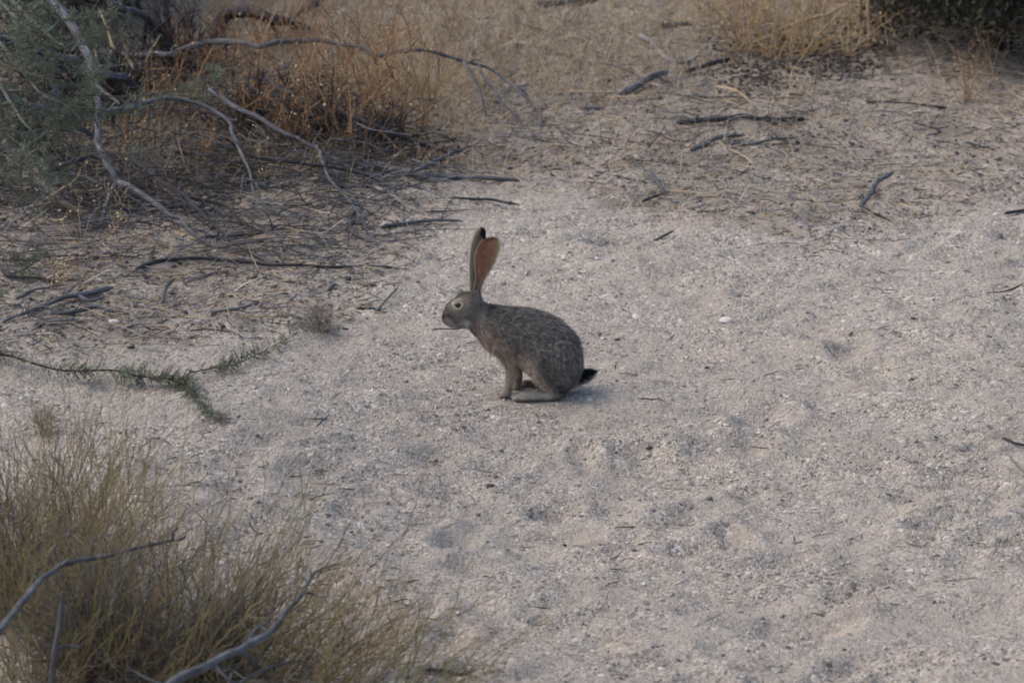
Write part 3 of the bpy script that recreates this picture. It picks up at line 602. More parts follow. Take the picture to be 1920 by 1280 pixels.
for a_ in [(1120,495,13,(.62,.58,.55),'white pebble on sand to the upper right of the hare'),(1170,662,16,(.30,.29,.30),'grey pebble just right of the hare back'),
           (136,497,24,(.24,.15,.11),'reddish brown stone at left above the crooked stick'),(185,492,14,(.2,.13,.1),'small reddish stone beside the reddish brown stone'),
           (1378,224,13,(.42,.33,.30),'pinkish stone beside the long dark wavy stick'),(185,521,10,(.7,.68,.64),'tiny white pebble at left above the crooked stick'),
           (404,474,14,(.6,.54,.48),'cream pebble among twigs above the long curved branch'),(213,604,20,(.58,.53,.49),'flat pale stone on sand at left above the green runner'),
           (300,603,17,(.17,.16,.17),'dark grey stone on sand above the green runner'),(1360,613,26,(.56,.50,.45),'flat buff stone right of the hare back'),
           (752,385,12,(.62,.55,.5),'pale stone beside the bleached stick'),(838,640,12,(.55,.5,.46),'pale pebble under the hare chin')]:
    stone(*a_)

# ------------------------------------------------------------------ wiry dry plants
def grow(base, n, H, spread, colr, r0=.0013, splits=(3, 2), jit=.25, droop=0.0):
    """branching wiry stems from a base; returns tube bundles and tip points"""
    K = 6; out = []; s = np.linspace(0, 1, K)[None, :, None]
    a = rng.uniform(0, 6.28, n); e = np.abs(rng.normal(0, spread, n)).clip(0, 1.45)
    d = np.stack([np.cos(a)*np.sin(e), np.sin(a)*np.sin(e), np.cos(e)], 1); L = H*rng.uniform(.55, 1.0, n)
    st = np.asarray(base)[None, :]+np.stack([rng.normal(0, .018, n), rng.normal(0, .018, n), np.full(n, -.004)], 1)
    r = np.full(n, r0)*rng.uniform(.8, 1.3, n); tips = None
    for lev in range(len(splits)+1):
        bend = rng.normal(0, jit, (len(st), 3)); bend[:, 2] -= droop
        pts = st[:, None, :]+(d[:, None, :]*s+bend[:, None, :]*s*s*.7)*L[:, None, None]
        pts[:, 1:-1] += rng.normal(0, .012, (len(st), K-2, 3))*L[:, None, None]*2
        g_ = gz(pts[..., 0].ravel(), pts[..., 1].ravel()).reshape(len(st), K); pts[:, 1:, 2] = np.maximum(pts[:, 1:, 2], g_[:, 1:]+.003)
        cc = np.asarray(colr)[rng.choice(len(colr), len(st))]*rng.uniform(.75, 1.25, (len(st), 1))
        out.append(tubes(pts, r[:, None]*np.linspace(1, .6, K)[None], 3 if r0 < .003 else 5, cc, cap=False))
        tips = pts[:, -1]
        if lev == len(splits): break
        m = splits[lev]; k = rng.integers(2, K, (len(st), m)); i = np.repeat(np.arange(len(st)), m)
        st2 = pts[i, k.ravel()]; td = pts[i, np.minimum(k.ravel(), K-1)]-pts[i, k.ravel()-1]; td /= np.linalg.norm(td, axis=1, keepdims=True)+1e-9
        d = td+rng.normal(0, .5, td.shape); d /= np.linalg.norm(d, axis=1, keepdims=True)+1e-9
        L = np.repeat(L, m)*rng.uniform(.3, .6, len(i)); r = np.repeat(r, m)*.72; st = st2
    return out, tips
ORANGE = [(.32, .185, .09), (.24, .13, .066), (.41, .27, .145), (.17, .095, .053)]
TAN = [(.44, .33, .20), (.38, .27, .15), (.50, .41, .28), (.30, .21, .12)]
OCHRE = [(.47, .30, .13), (.38, .23, .095), (.50, .36, .20), (.25, .155, .075)]
def dry_plant(px, py, H, n, colr, label, group, spread=.5, splits=(3, 2), heads=0, r0=.0013, name='dry_plant', headcol=(.55, .43, .24)):
    base = P([px], [py])[0]; base[2] = gz(base[0:1], base[1:2])[0]
    e = empty(name, base); tag(e, label, 'dry plant', group)
    out, tips = grow(base, n, H, spread, colr, r0, splits)
    V, q, t, b, C = join(out); mk('stems', V, q, t, M_STRAW, parent=e, col=C, smooth=False, origin=base)
    if heads:
        tp = tips[rng.choice(len(tips), min(heads, len(tips)), replace=False)]
        V, T, C = rocks(tp, rng.uniform(.004, .008, len(tp)), np.array(headcol)[None]*rng.uniform(.8, 1.2, (len(tp), 1)), .9)
        mk('seed_heads', V, tris=T, mat=M_STRAW, parent=e, col=C, smooth=False, origin=base)['kind'] = 'stuff'
    return e
GL = 'wiry rust-brown dry plant growing through the brush pile'
for (px, py, H, n) in [(345,235,.30,9),(405,180,.34,10),(455,262,.36,11),(480,205,.36,10),(520,280,.30,9),(555,245,.40,13),(590,262,.42,13),(600,190,.36,10),(625,285,.40,12),
                       (655,235,.42,13),(690,262,.38,12),(705,175,.36,10),(735,225,.42,12),(765,275,.36,10),(795,250,.46,12),(645,140,.34,9),(565,130,.32,8),(425,120,.34,9),
                       (500,120,.3,8),(290,262,.3,9),(250,300,.24,8),(385,318,.22,7),(670,300,.34,10),(560,300,.3,8)]:
    dry_plant(px, py, H*1.1, int(n*1.1), ORANGE, GL, 'wiry brown plants in the brush pile', heads=8, r0=.0021, splits=(2, 2))
for (px, py, H, n, lb) in [(800,165,.44,9,'tall sparse rust-brown plant standing against the pale grass right of the arching branch top'),(712,100,.36,9,'straw-coloured wiry plant behind the middle of the arching branch'),
                       (850,60,.34,8,'thin rust-brown plant near the top edge left of centre'),(1003,62,.22,3,'single upright rusty stem at the top edge right of the arching branch'),
                       (845,262,.26,7,'small rust-brown plant under the drooping tip of the arching branch'),(1145,165,.40,10,'loose clump of tan stalks beside the stout grey stick'),
                       (1482,165,.40,3,'lone pale upright stalk below the ochre dry shrub'),(1815,190,.22,16,'small rusty dry tuft near the right edge'),(1850,140,.26,9,'buff dry weed with pale seed heads near the right edge')]:
    dry_plant(px, py, H, n, TAN if ('tan' in lb or 'straw' in lb or 'pale up' in lb or 'buff' in lb) else ORANGE, lb, 'scattered dry weeds', heads=(14 if 'seed' in lb else 2), spread=(.25 if 'upright' in lb else .45), splits=(2, 2) if 'upright' not in lb else (1,))
for (px, py, H, n, lb) in [(212,412,.16,6,'little weed with yellow seed heads beside the crooked foot of the hanging limb'),(497,345,.20,5,'thin weed with yellow seed heads right of the bent grey branch'),
                       (160,520,.26,5,'sparse tan weed standing on sand at left above the crooked stick'),(105,530,.10,7,'low dry tuft with thin curved stalks at left edge'),(223,495,.24,3,'two thin upright tan stalks on the sand at left')]:
    dry_plant(px, py, H, n, TAN, lb, 'little weeds with seed heads', heads=16, spread=.4, splits=(2, 2))
LO = 'ochre dry shrub tangle at the top right'
for (px, py, H, n, lb) in [(1395,95,.36,26,'leftmost ochre dry shrub at the top right'),(1450,110,.38,30,'middle ochre dry shrub with drooping stems at the top right'),(1520,100,.38,30,'dense ochre dry shrub left of the two pale upright stalks'),
                       (1590,95,.34,26,'ochre dry shrub right beside the two pale upright stalks'),(1430,40,.40,26,'ochre dry shrub at the top edge behind the leftmost ochre shrub'),(1540,30,.42,28,'ochre dry shrub at the top edge left of the dark shrub'),(1330,30,.34,14,'thin ochre dry shrub behind the pale forked stick')]:
    dry_plant(px, py, H*rng.uniform(.65, 1.1), int(n*.7), OCHRE+TAN, lb, 'ochre dry shrubs', spread=1.1, splits=(2, 3), heads=18, name='dry_shrub', r0=.0025)
stick('dry_stalk', 'left one of two thick pale stalks hanging at the dark shrub', 'straw', [(1616,72),(1613,30),(1611,-40)], 4.5, 4, (.0, .28, 0), group='thick pale stalks', cat='stalk')
stick('dry_stalk', 'right one of two thick pale stalks hanging at the dark shrub', 'straw', [(1631,80),(1628,30),(1630,-40)], 4.5, 4, (.0, .28, 0), group='thick pale stalks', cat='stalk')
stick('dry_stalk', 'long pale stem curving down at the top right corner', 'straw', [(1780,-10),(1820,15),(1850,38),(1880,58),(1935,80)], 2.5, 3, (.3, .0, 0), group='thick pale stalks', cat='stalk')
stick('dry_stalk', 'lower pale stem curving along the ground at the top right corner', 'straw', [(1840,50),(1870,68),(1900,78),(1940,90)], 2.5, 2.5, (.06, .0, 0), group='thick pale stalks', cat='stalk')
stick('dry_stalk', 'buff twig sloping through the ochre shrubs', 'straw', [(1448,62),(1490,47),(1530,34),(1556,27),(1590,8)], 2, 3, (.05, .15, 0), group='thick pale stalks', cat='stalk')
stick('dry_stalk', 'yellowish stick at the foot of the dark shrub', 'straw', [(1634,76),(1650,80),(1668,86)], 2.4, 2, group='thick pale stalks', cat='stalk')

for (px, py, H, n, lb, sp_) in [(95,205,.34,75,'added dark twig fill under the left limbs',1.0),(215,215,.30,60,'added dark twig fill between the hanging limb and the bent grey branch',1.0),(60,300,.22,45,'added dark twig fill under the green leaves at left',1.1),
                           (330,150,.26,50,'added dark twig fill below the left end of the arching branch',1.0),(470,255,.22,50,'low added dark twig fill under the long slanting grey branch',1.15),(600,270,.22,55,'low added dark twig fill in the middle of the brush pile',1.15),(710,285,.18,40,'low added dark twig fill at the right foot of the brush pile',1.2)]:
    base = P([px], [py])[0]; base[2] = gz(base[0:1], base[1:2])[0]; e = empty('dark_twig_fill', base); tag(e, lb, 'twig fill', 'dark twig fills added in the brush pile')  # dark twig bundles added to blacken the gaps in the pile
    out, _ = grow(base, n, H, sp_, [(.03, .027, .027), (.05, .046, .047), (.08, .077, .08), (.06, .042, .032)], .0042, (3, 3), .35)
    V, q, t, b, C = join(out); mk('stems', V, q, t, M_LITTER, parent=e, col=C, origin=base)
# ------------------------------------------------------------------ dark shrubs at the top corners
def leafquads(c, size, nrm_jit, colr):
    N = len(c); a = rng.normal(0, 1, (N, 3)); a /= np.linalg.norm(a, axis=1, keepdims=True); b = rng.normal(0, 1, (N, 3)); b = np.cross(a, b); b /= np.linalg.norm(b, axis=1, keepdims=True)
    s = size[:, None]; V = np.stack([c-a*s, c+b*s*.42, c+a*s, c-b*s*.42], 1).reshape(-1, 3)
    return V, (np.arange(N)[:, None]*4+np.arange(4)[None]), np.repeat(colr, 4, axis=0)
def dark_shrub(px, py, rx, ry, H, label, nl, rim=.24):
    base = P([px], [py])[0]; base[2] = gz(base[0:1], base[1:2])[0]
    e = empty('dense_shrub', base); tag(e, label, 'shrub', 'dense dark shrubs')
    out = []
    for k in range(18):
        a = rng.uniform(0, 6.28); rr = rng.uniform(.1, .8); tip = base+np.array([math.cos(a)*rr*rx, math.sin(a)*rr*ry, H*rng.uniform(.5, .95)])
        st = base+np.array([math.cos(a)*rr*rx*.4, math.sin(a)*rr*ry*.4, -.02]); mid = (st+tip)/2+rng.normal(0, .06, 3)
        c = catmull([st, mid, tip], 14); out.append(tubes(c[None], np.linspace(.013, .003, 14)[None], 6, np.array((.06, .055, .055)), rough=.1))
    V, q, t, b, C = join(out); mk('stems', V, q, t, WOOD['dark'], parent=e, bk=b, origin=base)
    u = rng.normal(0, 1, (nl, 3)); u /= np.linalg.norm(u, axis=1, keepdims=True); rad = rng.uniform(.25, 1, nl)**.5
    cl = rng.normal(0, 1, (70, 3)); th = rng.uniform(0, 6.28, nl); rd = rng.uniform(0, 1, nl)**.5; top = H*np.sqrt(np.clip(1.02-rd**2, .08, 1)); yy = np.sin(th)*rd
    lo_ = np.where(yy < -.35, rim, .01); c = np.stack([np.cos(th)*rd*rx, yy*ry, lo_+(np.maximum(top, lo_+.15)-lo_)*rng.uniform(0, 1, nl)**.8], 1)
    c += cl[rng.integers(0, 70, nl)]*.03
    N = len(c); cc = np.array([(.022, .025, .017), (.03, .033, .02), (.04, .04, .026), (.036, .03, .022)])[rng.choice(4, N)]*rng.uniform(.7, 1.3, (N, 1))  # leaves near black: shade of the hollows put into their colour
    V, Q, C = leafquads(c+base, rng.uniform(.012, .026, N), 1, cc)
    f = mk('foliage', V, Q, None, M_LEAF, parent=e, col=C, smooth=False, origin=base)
    # inner dead twigs hanging low
    n = 520; st = base+np.stack([rng.uniform(-1, 1, n)*rx*.95, rng.uniform(-.8, .9, n)*ry, rng.uniform(.02, .3, n)], 1); d = rng.normal(0, 1, (n, 3))*np.array([1, 1, .6]); s = np.linspace(0, 1, 5)[None, :, None]
    pts = st[:, None]+d[:, None]*s*.12+rng.normal(0, .05, (n, 1, 3))*s*s
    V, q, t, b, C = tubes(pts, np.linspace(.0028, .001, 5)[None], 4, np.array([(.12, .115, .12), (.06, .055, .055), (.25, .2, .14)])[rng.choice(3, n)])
    mk('dead_twigs', V, q, t, M_LITTER, parent=e, col=C, origin=base)['kind'] = 'stuff'
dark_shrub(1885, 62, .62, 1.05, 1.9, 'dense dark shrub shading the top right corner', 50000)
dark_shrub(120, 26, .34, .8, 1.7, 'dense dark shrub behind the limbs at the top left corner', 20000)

# ------------------------------------------------------------------ acacia tree hanging in from the left, nearer than the brush
def sprays(lines, leaves_per_m, leaf_len, pal, clump=False):
    """leafy twigs: list of 3D polylines -> twig tubes and pinnate leaves"""
    tw, cs, colr, szs, dirs = [], [], [], [], []
    for c in lines:
        L = np.linalg.norm(np.diff(c, axis=0), axis=1).sum(); n = max(6, int(L/.03)); p = catmull(c, n)
        tw.append(tubes(p[None], np.linspace(.0032, .0012, n)[None], 5, np.array((.10, .085, .07))))
        m = int(L*leaves_per_m); i = rng.integers(0, n-1, m)
        if clump:
            kc = rng.uniform(0, n-1, max(6, int(L*30))); i = np.clip((kc[rng.integers(0, len(kc), m)]+rng.normal(0, .45, m)), 0, n-2).astype(int)
        f = rng.uniform(0, 1, m)[:, None]
        st = p[i]*(1-f)+p[i+1]*f; td = p[i+1]-p[i]; td /= np.linalg.norm(td, axis=1, keepdims=True)+1e-9
        d = rng.normal(0, 1, (m, 3)); d -= td*(d*td).sum(1, keepdims=True); d = d/np.linalg.norm(d, axis=1, keepdims=True)+td*.45; d[:, 2] += .1
        d /= np.linalg.norm(d, axis=1, keepdims=True); ll = leaf_len*rng.uniform(.5, 1.25, m)
        lc = np.asarray(pal)[rng.choice(len(pal), m)]*rng.uniform(.75, 1.25, (m, 1))
        nrm = np.cross(d, rng.normal(0, 1, (m, 3))); nrm /= np.linalg.norm(nrm, axis=1, keepdims=True)
        for k in range(7):
            for sg in (-1, 1):
                cs.append(st+d*(ll*(.2+.8*k/6))[:, None]+nrm*sg*(ll*.16*(1-.35*k/6))[:, None]); dirs.append(nrm*sg*.8+d*.5); szs.append(ll*.13*(1-.3*k/6)); colr.append(lc)
    c = np.concatenate(cs); a = np.concatenate(dirs); a /= np.linalg.norm(a, axis=1, keepdims=True); s = np.concatenate(szs)[:, None]; C = np.concatenate(colr)
    b = np.cross(a, rng.normal(0, 1, a.shape)); b /= np.linalg.norm(b, axis=1, keepdims=True)
    V = np.stack([c-a*s, c+b*s*.5, c+a*s, c-b*s*.5], 1).reshape(-1, 3)
    return join(tw), (V, np.arange(len(c))[:, None]*4+np.arange(4)[None], np.repeat(C, 4, axis=0))
GREEN = [(.095, .118, .075), (.115, .138, .09), (.075, .095, .062), (.14, .155, .105)]
base = P([-330], [640])[0]; base[2] = gz(base[0:1], base[1:2])[0]
tree = empty('acacia_tree', base); tag(tree, 'feathery green acacia boughs hanging in at the upper left', 'tree')
crown = base+np.array([.15, .35, 1.35])
V, q, t, b, C = tubes(catmull([base-np.array([0, 0, .05]), base+np.array([.05, .05, .5]), base+np.array([.02, .2, .95]), crown], 24)[None], np.linspace(.07, .04, 24)[None], 14, rough=.12)
mk('trunk', V, q, t, WOOD['brown'], parent=tree, bk=b, origin=base)
sp = [([(-150,100),(0,66),(40,52),(70,38),(100,15)], 1.5), ([(-120,170),(30,172),(90,178),(160,179),(250,181),(330,170),(380,152),(428,130)], 1.25), ([(-100,225),(60,226),(150,230),(190,216),(250,206),(300,190)], 1.2),
      ([(-100,260),(0,288),(40,312),(90,335)], 1.25), ([(-60,240),(60,250),(110,262),(160,276),(205,288),(250,290),(282,277)], 1.15), ([(0,120),(60,140),(110,155),(150,163),(185,150)], 1.3),
      ([(-120,110),(0,98),(50,92),(100,78),(158,92)], 1.4), ([(-100,30),(0,22),(50,18),(95,2)], 1.55), ([(60,60),(110,40),(150,38),(185,28),(215,18)], 1.45), ([(60,250),(110,228),(150,205),(172,165),(165,110)], 1.2),
      ([(-100,180),(0,198),(40,214),(80,210)], 1.3), ([(-100,230),(0,250),(40,262),(85,272)], 1.25), ([(-80,300),(0,328),(30,345)], 1.2), ([(-60,90),(20,120),(60,130),(95,120)], 1.4), ([(-60,40),(60,80),(110,110),(150,130)], 1.4),
      ([(-100,470),(-20,484),(40,488),(78,490)], .85), ([(-90,540),(-20,546),(18,552)], .8), ([(80,180),(130,200),(160,205),(175,225)], 1.25), ([(-40,280),(50,275),(95,300),(70,330)], 1.2), ([(120,90),(150,75),(180,60),(205,52)], 1.4)]
lines = []
for pts, h in sp:
    p = np.array(pts, float); lines.append(P(p[:, 0], p[:, 1], h+np.linspace(.03, -.03, len(p))))
sub = []
for c in lines:
    pc = catmull(c, 30)
    for k in rng.integers(4, 29, 5):
        d = pc[k]-pc[k-1]; d /= np.linalg.norm(d)+1e-9; d = d*.6+rng.normal(0, .45, 3); d /= np.linalg.norm(d)
        Ls = rng.uniform(.06, .15); sub.append(np.array([pc[k], pc[k]+d*Ls*.5+rng.normal(0, .008, 3), pc[k]+d*Ls+np.array([0, 0, -.02])]))
(twV, twQ, twT, twB, twC), (lv, lq, lc) = sprays(lines+sub, 95, .038, GREEN)
mk('branchlets', twV, twQ, twT, M_STEM, parent=tree, col=twC, origin=base)
mk('foliage', lv, lq, None, M_LEAF, parent=tree, col=lc, smooth=False, origin=base)
for i, c in enumerate(lines):
    p = catmull([crown-np.array([0, 0, .25*rng.uniform(0, 1)]), (crown+c[0])/2+np.array([0, 0, .08]), c[0], c[1]], 16)
    V, q, t, b, C = tubes(p[None], np.linspace(.014, .003, 16)[None], 7, rough=.08); mk('limb', V, q, t, WOOD['green'], parent=tree, bk=b, origin=crown)

# ------------------------------------------------------------------ leafy green runner on the sand
def runner_line(pts, h): p = np.array(pts, float); return P(p[:, 0], p[:, 1], h)
rl = [runner_line([(-60,650),(0,663),(30,670),(70,683),(110,693),(150,695),(215,694),(250,703),(290,708),(345,711)], .03), runner_line([(345,711),(357,699),(400,690),(440,683),(480,665),(520,645),(562,622)], .03), runner_line([(345,711),(352,725),(362,745),(380,765),(410,787)], .02)]
base = rl[0][0].copy(); run = empty('leafy_runner', base); tag(run, 'leafy green acacia shoot lying forked across the sand at left', 'shoot')
for c, r0, r1 in zip(rl, (.0042, .0024, .0024), (.0028, .001, .001)):
    n = 50; p = catmull(c, n); V, q, t, b, C = tubes(p[None], np.linspace(r0, r1, n)[None], 6, rough=.06); mk('stem', V, q, t, WOOD['dark'], parent=run, bk=b, origin=base)
_, (lv, lq, lc) = sprays([rl[0], rl[0], rl[1], rl[2], rl[2]], 170, .044, [(.135, .155, .10), (.165, .18, .125), (.105, .12, .08), (.21, .175, .115)], clump=True)
lv[:, 2] = np.maximum(lv[:, 2], gz(lv[:, 0], lv[:, 1])+.004)
mk('foliage', lv, lq, None, M_LEAF, parent=run, col=lc, smooth=False, origin=base)
dry_plant(598, 622, .10, 60, [(.20, .18, .14), (.26, .23, .18), (.15, .14, .11), (.22, .16, .10)], 'low grey-brown twiggy tuft at the end of the green shoot', 'little tufts', spread=.8, splits=(3, 3), heads=0, r0=.0009)
dry_plant(85, 812, .10, 40, [(.20, .17, .11), (.26, .21, .13)], 'faint low tuft on sand behind the broom shrub', 'little tufts', spread=.7, splits=(3, 2), r0=.001)

# ------------------------------------------------------------------ broom shrubs in the foreground
OLIVE = [(.19, .168, .066), (.155, .145, .058), (.225, .19, .085), (.22, .16, .075), (.11, .105, .055)]
BROWN = [(.14, .09, .05), (.18, .125, .07), (.11, .08, .058)]
GREY = [(.12, .11, .108), (.19, .175, .17), (.07, .066, .066), (.15, .11, .08)]
def broom(px, py, H, n, lean, label, spread=.45, rad=.10, dead=260, brown=.25):
    base = P([px], [py])[0]; base[2] = gz(base[0:1], base[1:2])[0]
    e = empty('broom_shrub', base); tag(e, label, 'shrub', 'broom shrubs in the foreground')
    K = 8; s = np.linspace(0, 1, K)[None, :, None]
    def stems(n, st, d, L, r, colr):
        bend = rng.normal(0, .19, (n, 3)); bend[:, 2] += .06
        pts = st[:, None]+(d[:, None]*s+bend[:, None]*s*s)*L[:, None, None]
        pts[:, 1:] += np.cumsum(rng.normal(0, .005, (n, K-1, 3)), 1)
        return pts, tubes(pts, r[:, None]*np.linspace(1, .45, K)[None], 3, colr, cap=False)
    a = rng.uniform(0, 6.28, n); rr = rad*np.sqrt(rng.uniform(0, 1, n)); st = base+np.stack([np.cos(a)*rr*1.4, np.sin(a)*rr, np.full(n, -.01)], 1)
    d = np.stack([np.cos(a)*rr/rad*spread+lean[0]+rng.normal(0, .36, n), np.sin(a)*rr/rad*spread*.8+lean[1]+rng.normal(0, .30, n), np.ones(n)], 1); d /= np.linalg.norm(d, axis=1, keepdims=True)
    pal = np.array(OLIVE); pb = np.array(BROWN)
    cc = np.where(rng.uniform(0, 1, (n, 1)) < brown, pb[rng.choice(3, n)], pal[rng.choice(5, n)])*rng.uniform(.75, 1.25, (n, 1))
    pts, bun = stems(n, st, d, H*rng.uniform(.5, 1.05, n), rng.uniform(.0012, .0021, n), cc)
    bs = [bun]
    m = n*3; i = rng.integers(0, n, m); k = rng.integers(3, K-1, m)
    td = pts[i, k+1]-pts[i, k]; td /= np.linalg.norm(td, axis=1, keepdims=True); d2 = td+rng.normal(0, .22, td.shape)
    _, bun2 = stems(m, pts[i, k], d2/np.linalg.norm(d2, axis=1, keepdims=True), H*rng.uniform(.12, .42, m), rng.uniform(.0009, .0015, m), cc[i]*rng.uniform(.85, 1.2, (m, 1)))
    bs.append(bun2)
    V, q, t, b, C = join(bs); mk('stems', V, q, t, M_STEM, parent=e, col=C, smooth=False, origin=base)
    if dead:
        out, _ = grow(base, dead//6, H*.55, .75, GREY, .0016, (3, 3), .4)
        out2, _ = grow(base, dead//10, H*.6, .6, GREY, .002, (2, 3), .5)
        V, q, t, b, C = join(out+out2); mk('dead_twigs', V, q, t, M_LITTER, parent=e, col=C, smooth=False, origin=base)['kind'] = 'stuff'
broom(20, 1140, .54, 220, (.10, .05), 'olive broom shrub rising at the left edge', rad=.16, spread=.6, dead=400)
broom(190, 1300, .56, 270, (.30, .05), 'large olive-brown broom shrub around the bent grey branch', rad=.22, dead=1100, spread=.7)
broom(400, 1320, .52, 200, (.55, .06), 'olive-brown broom shrub behind the forked bluish branch', rad=.2, dead=650, brown=.4, spread=.7)
broom(600, 1380, .44, 100, (.6, .02), 'thin broom shrub leaning right at the bottom edge', rad=.16, dead=60, spread=.7)
broom(130, 1040, .36, 60, (.05, .1), 'low thin broom shrub behind the large one at left', rad=.16, dead=60)

# ------------------------------------------------------------------ the hare
HB = np.array([HARE_XY[0], HARE_XY[1], float(gz(np.array([HARE_XY[0]]), np.array([HARE_XY[1]]))[0])])
KU, KV = .000545, .000577
def UV(u, v, y=0.0):
    """side-view drawing units -> local metres (x right, y away, z up)"""
    return np.array([(u-704)*KU, y, KV*(1081-v-590*y)])
hare = empty('hare', HB); tag(hare, 'black-tailed jackrabbit sitting upright on the sand facing left with tall ears', 'hare')
def balls(st, n):
    """stations (u, v, y, R, yscale) -> interpolated spheres"""
    st = np.array(st, float); t = np.linspace(0, len(st)-1, n); o = np.stack([np.interp(t, np.arange(len(st)), st[:, k]) for k in range(st.shape[1])], 1)
    return [(UV(a[0], a[1], a[2]), a[3]*KU, a[4]) for a in o]
B = []
B += balls([(385,640,0,88,.80),(440,668,0,112,.76),(510,700,0,137,.74),(585,720,0,150,.78),(660,738,0,164,.82),(745,790,0,190,.83),(800,838,0,188,.86),(828,885,0,167,.9),(842,935,0,150,.92),(845,985,0,112,.95)], 40)
B += balls([(300,568,0,94,.66),(335,595,0,84,.70),(385,635,0,90,.78)], 8)                     # skull to neck
B += balls([(285,575,0,88,.66),(246,592,0,76,.62),(216,618,0,57,.66),(198,632,0,44,.72)], 10)
for y in (-.016, .016): B += balls([(352,560,y,34,.8),(358,520,y*1.1,27,.8),(362,480,y*1.2,20,.7)], 6)   # ear roots  # muzzle
B += balls([(300,625,0,66,.85),(255,645,0,48,.8),(215,655,0,34,.8)], 8)                        # jaw
for y, du, dv in ((-.046, 0, 0),):
    B += balls([(520,775,y,80,.5),(550,835,y,54,.6),(564,885,y,36,.8),(564,955,y,28,.9),(559,1010,y,21,.95),(553,1052,y,20,1),(547,1080,y,24,1.15),(530,1093,y,19,1.2),(516,1096,y,14,1.2)], 26)
y = .042
B += balls([(560,785,y,68,.6),(592,862,y,42,.7),(606,925,y,30,.9),(610,985,y,26,1),(607,1020,y,22,1),(600,1046,y,22,1.1),(584,1055,y,18,1.2),(570,1058,y,14,1.2)], 24)
for y, ou, ov in ((-.070, 0, 0), (.066, -12, -72)):
    B += balls([(845+ou*.3,900+ov,y,135,.45),(790+ou,890+ov,y,125,.45),(735+ou,893+ov,y,92,.5),(702+ou,900+ov,y,62,.6)], 14)            # thigh
    B += balls([(702+ou,898+ov,y,58,.6),(742+ou,962+ov,y,44,.75),(790+ou,1025+ov,y,34,.85),(826+ou,1068+ov,y,31,.9),(850+ou,1094+ov,y,25,.9)], 16)               # shank
    yf = y*1.12
    B += balls([(856+ou,1098+ov,yf,23,.9),(815+ou,1103+ov,yf,22,.95),(750+ou,1103+ov,yf,21,1.05),(690+ou,1101+ov,yf,24,1.2),(648+ou,1103+ov,yf,24,1.35),(614+ou,1110+ov,yf,17,1.45),(594+ou,1115+ov,yf,12,1.3)], 24)  # long hind foot
for k, (u_, v_, y_) in enumerate([(604,1112,-.088),(596,1113,-.079),(600,1113,-.070),(612,1112,-.062),(520,1094,-.055),(512,1096,-.047),(518,1096,-.039)]):
    B += balls([(u_+16,v_-6,y_,12,.8),(u_,v_,y_,10,.7),(u_-8,v_+3,y_,7,.7)], 5)     # toes
bm = bmesh.new()
for c, r, ys in B:
    res = bmesh.ops.create_icosphere(bm, subdivisions=2, radius=1.0)
    for v in res['verts']: v.co = Vector((c[0]+v.co.x*r, c[1]+v.co.y*r*ys, c[2]+v.co.z*r))
tm = bpy.data.meshes.new('tmp'); bm.to_mesh(tm); bm.free()
to = bpy.data.objects.new('tmp', tm); COL.objects.link(to)
md = to.modifiers.new('r', 'REMESH'); md.mode = 'VOXEL'; md.voxel_size = .0036
md = to.modifiers.new('s', 'SMOOTH'); md.factor = .5; md.iterations = 7
dg = bpy.context.evaluated_depsgraph_get(); ev = to.evaluated_get(dg)
me = bpy.data.meshes.new_from_object(ev); bpy.data.objects.remove(to); me.name = 'body'
nv = len(me.vertices); co = np.zeros(nv*3, np.float32); me.vertices.foreach_get('co', co); co = co.reshape(-1, 3).astype(float)
co[:, 2] = np.maximum(co[:, 2], -.004)
me.vertices.foreach_set('co', co.astype(np.float32).ravel()); me.update()
me.polygons.foreach_set('use_smooth', np.ones(len(me.polygons), bool))
no = np.zeros(nv*3, np.float32); me.vertices.foreach_get('normal', no); no = no.reshape(-1, 3).astype(float)
def segd(u, v, a, b):
    a = np.array(a, float); b = np.array(b, float); d = b-a; t = np.clip(((u-a[0])*d[0]+(v-a[1])*d[1])/(d@d), 0, 1)
    return np.hypot(u-a[0]-t*d[0], v-a[1]-t*d[1])
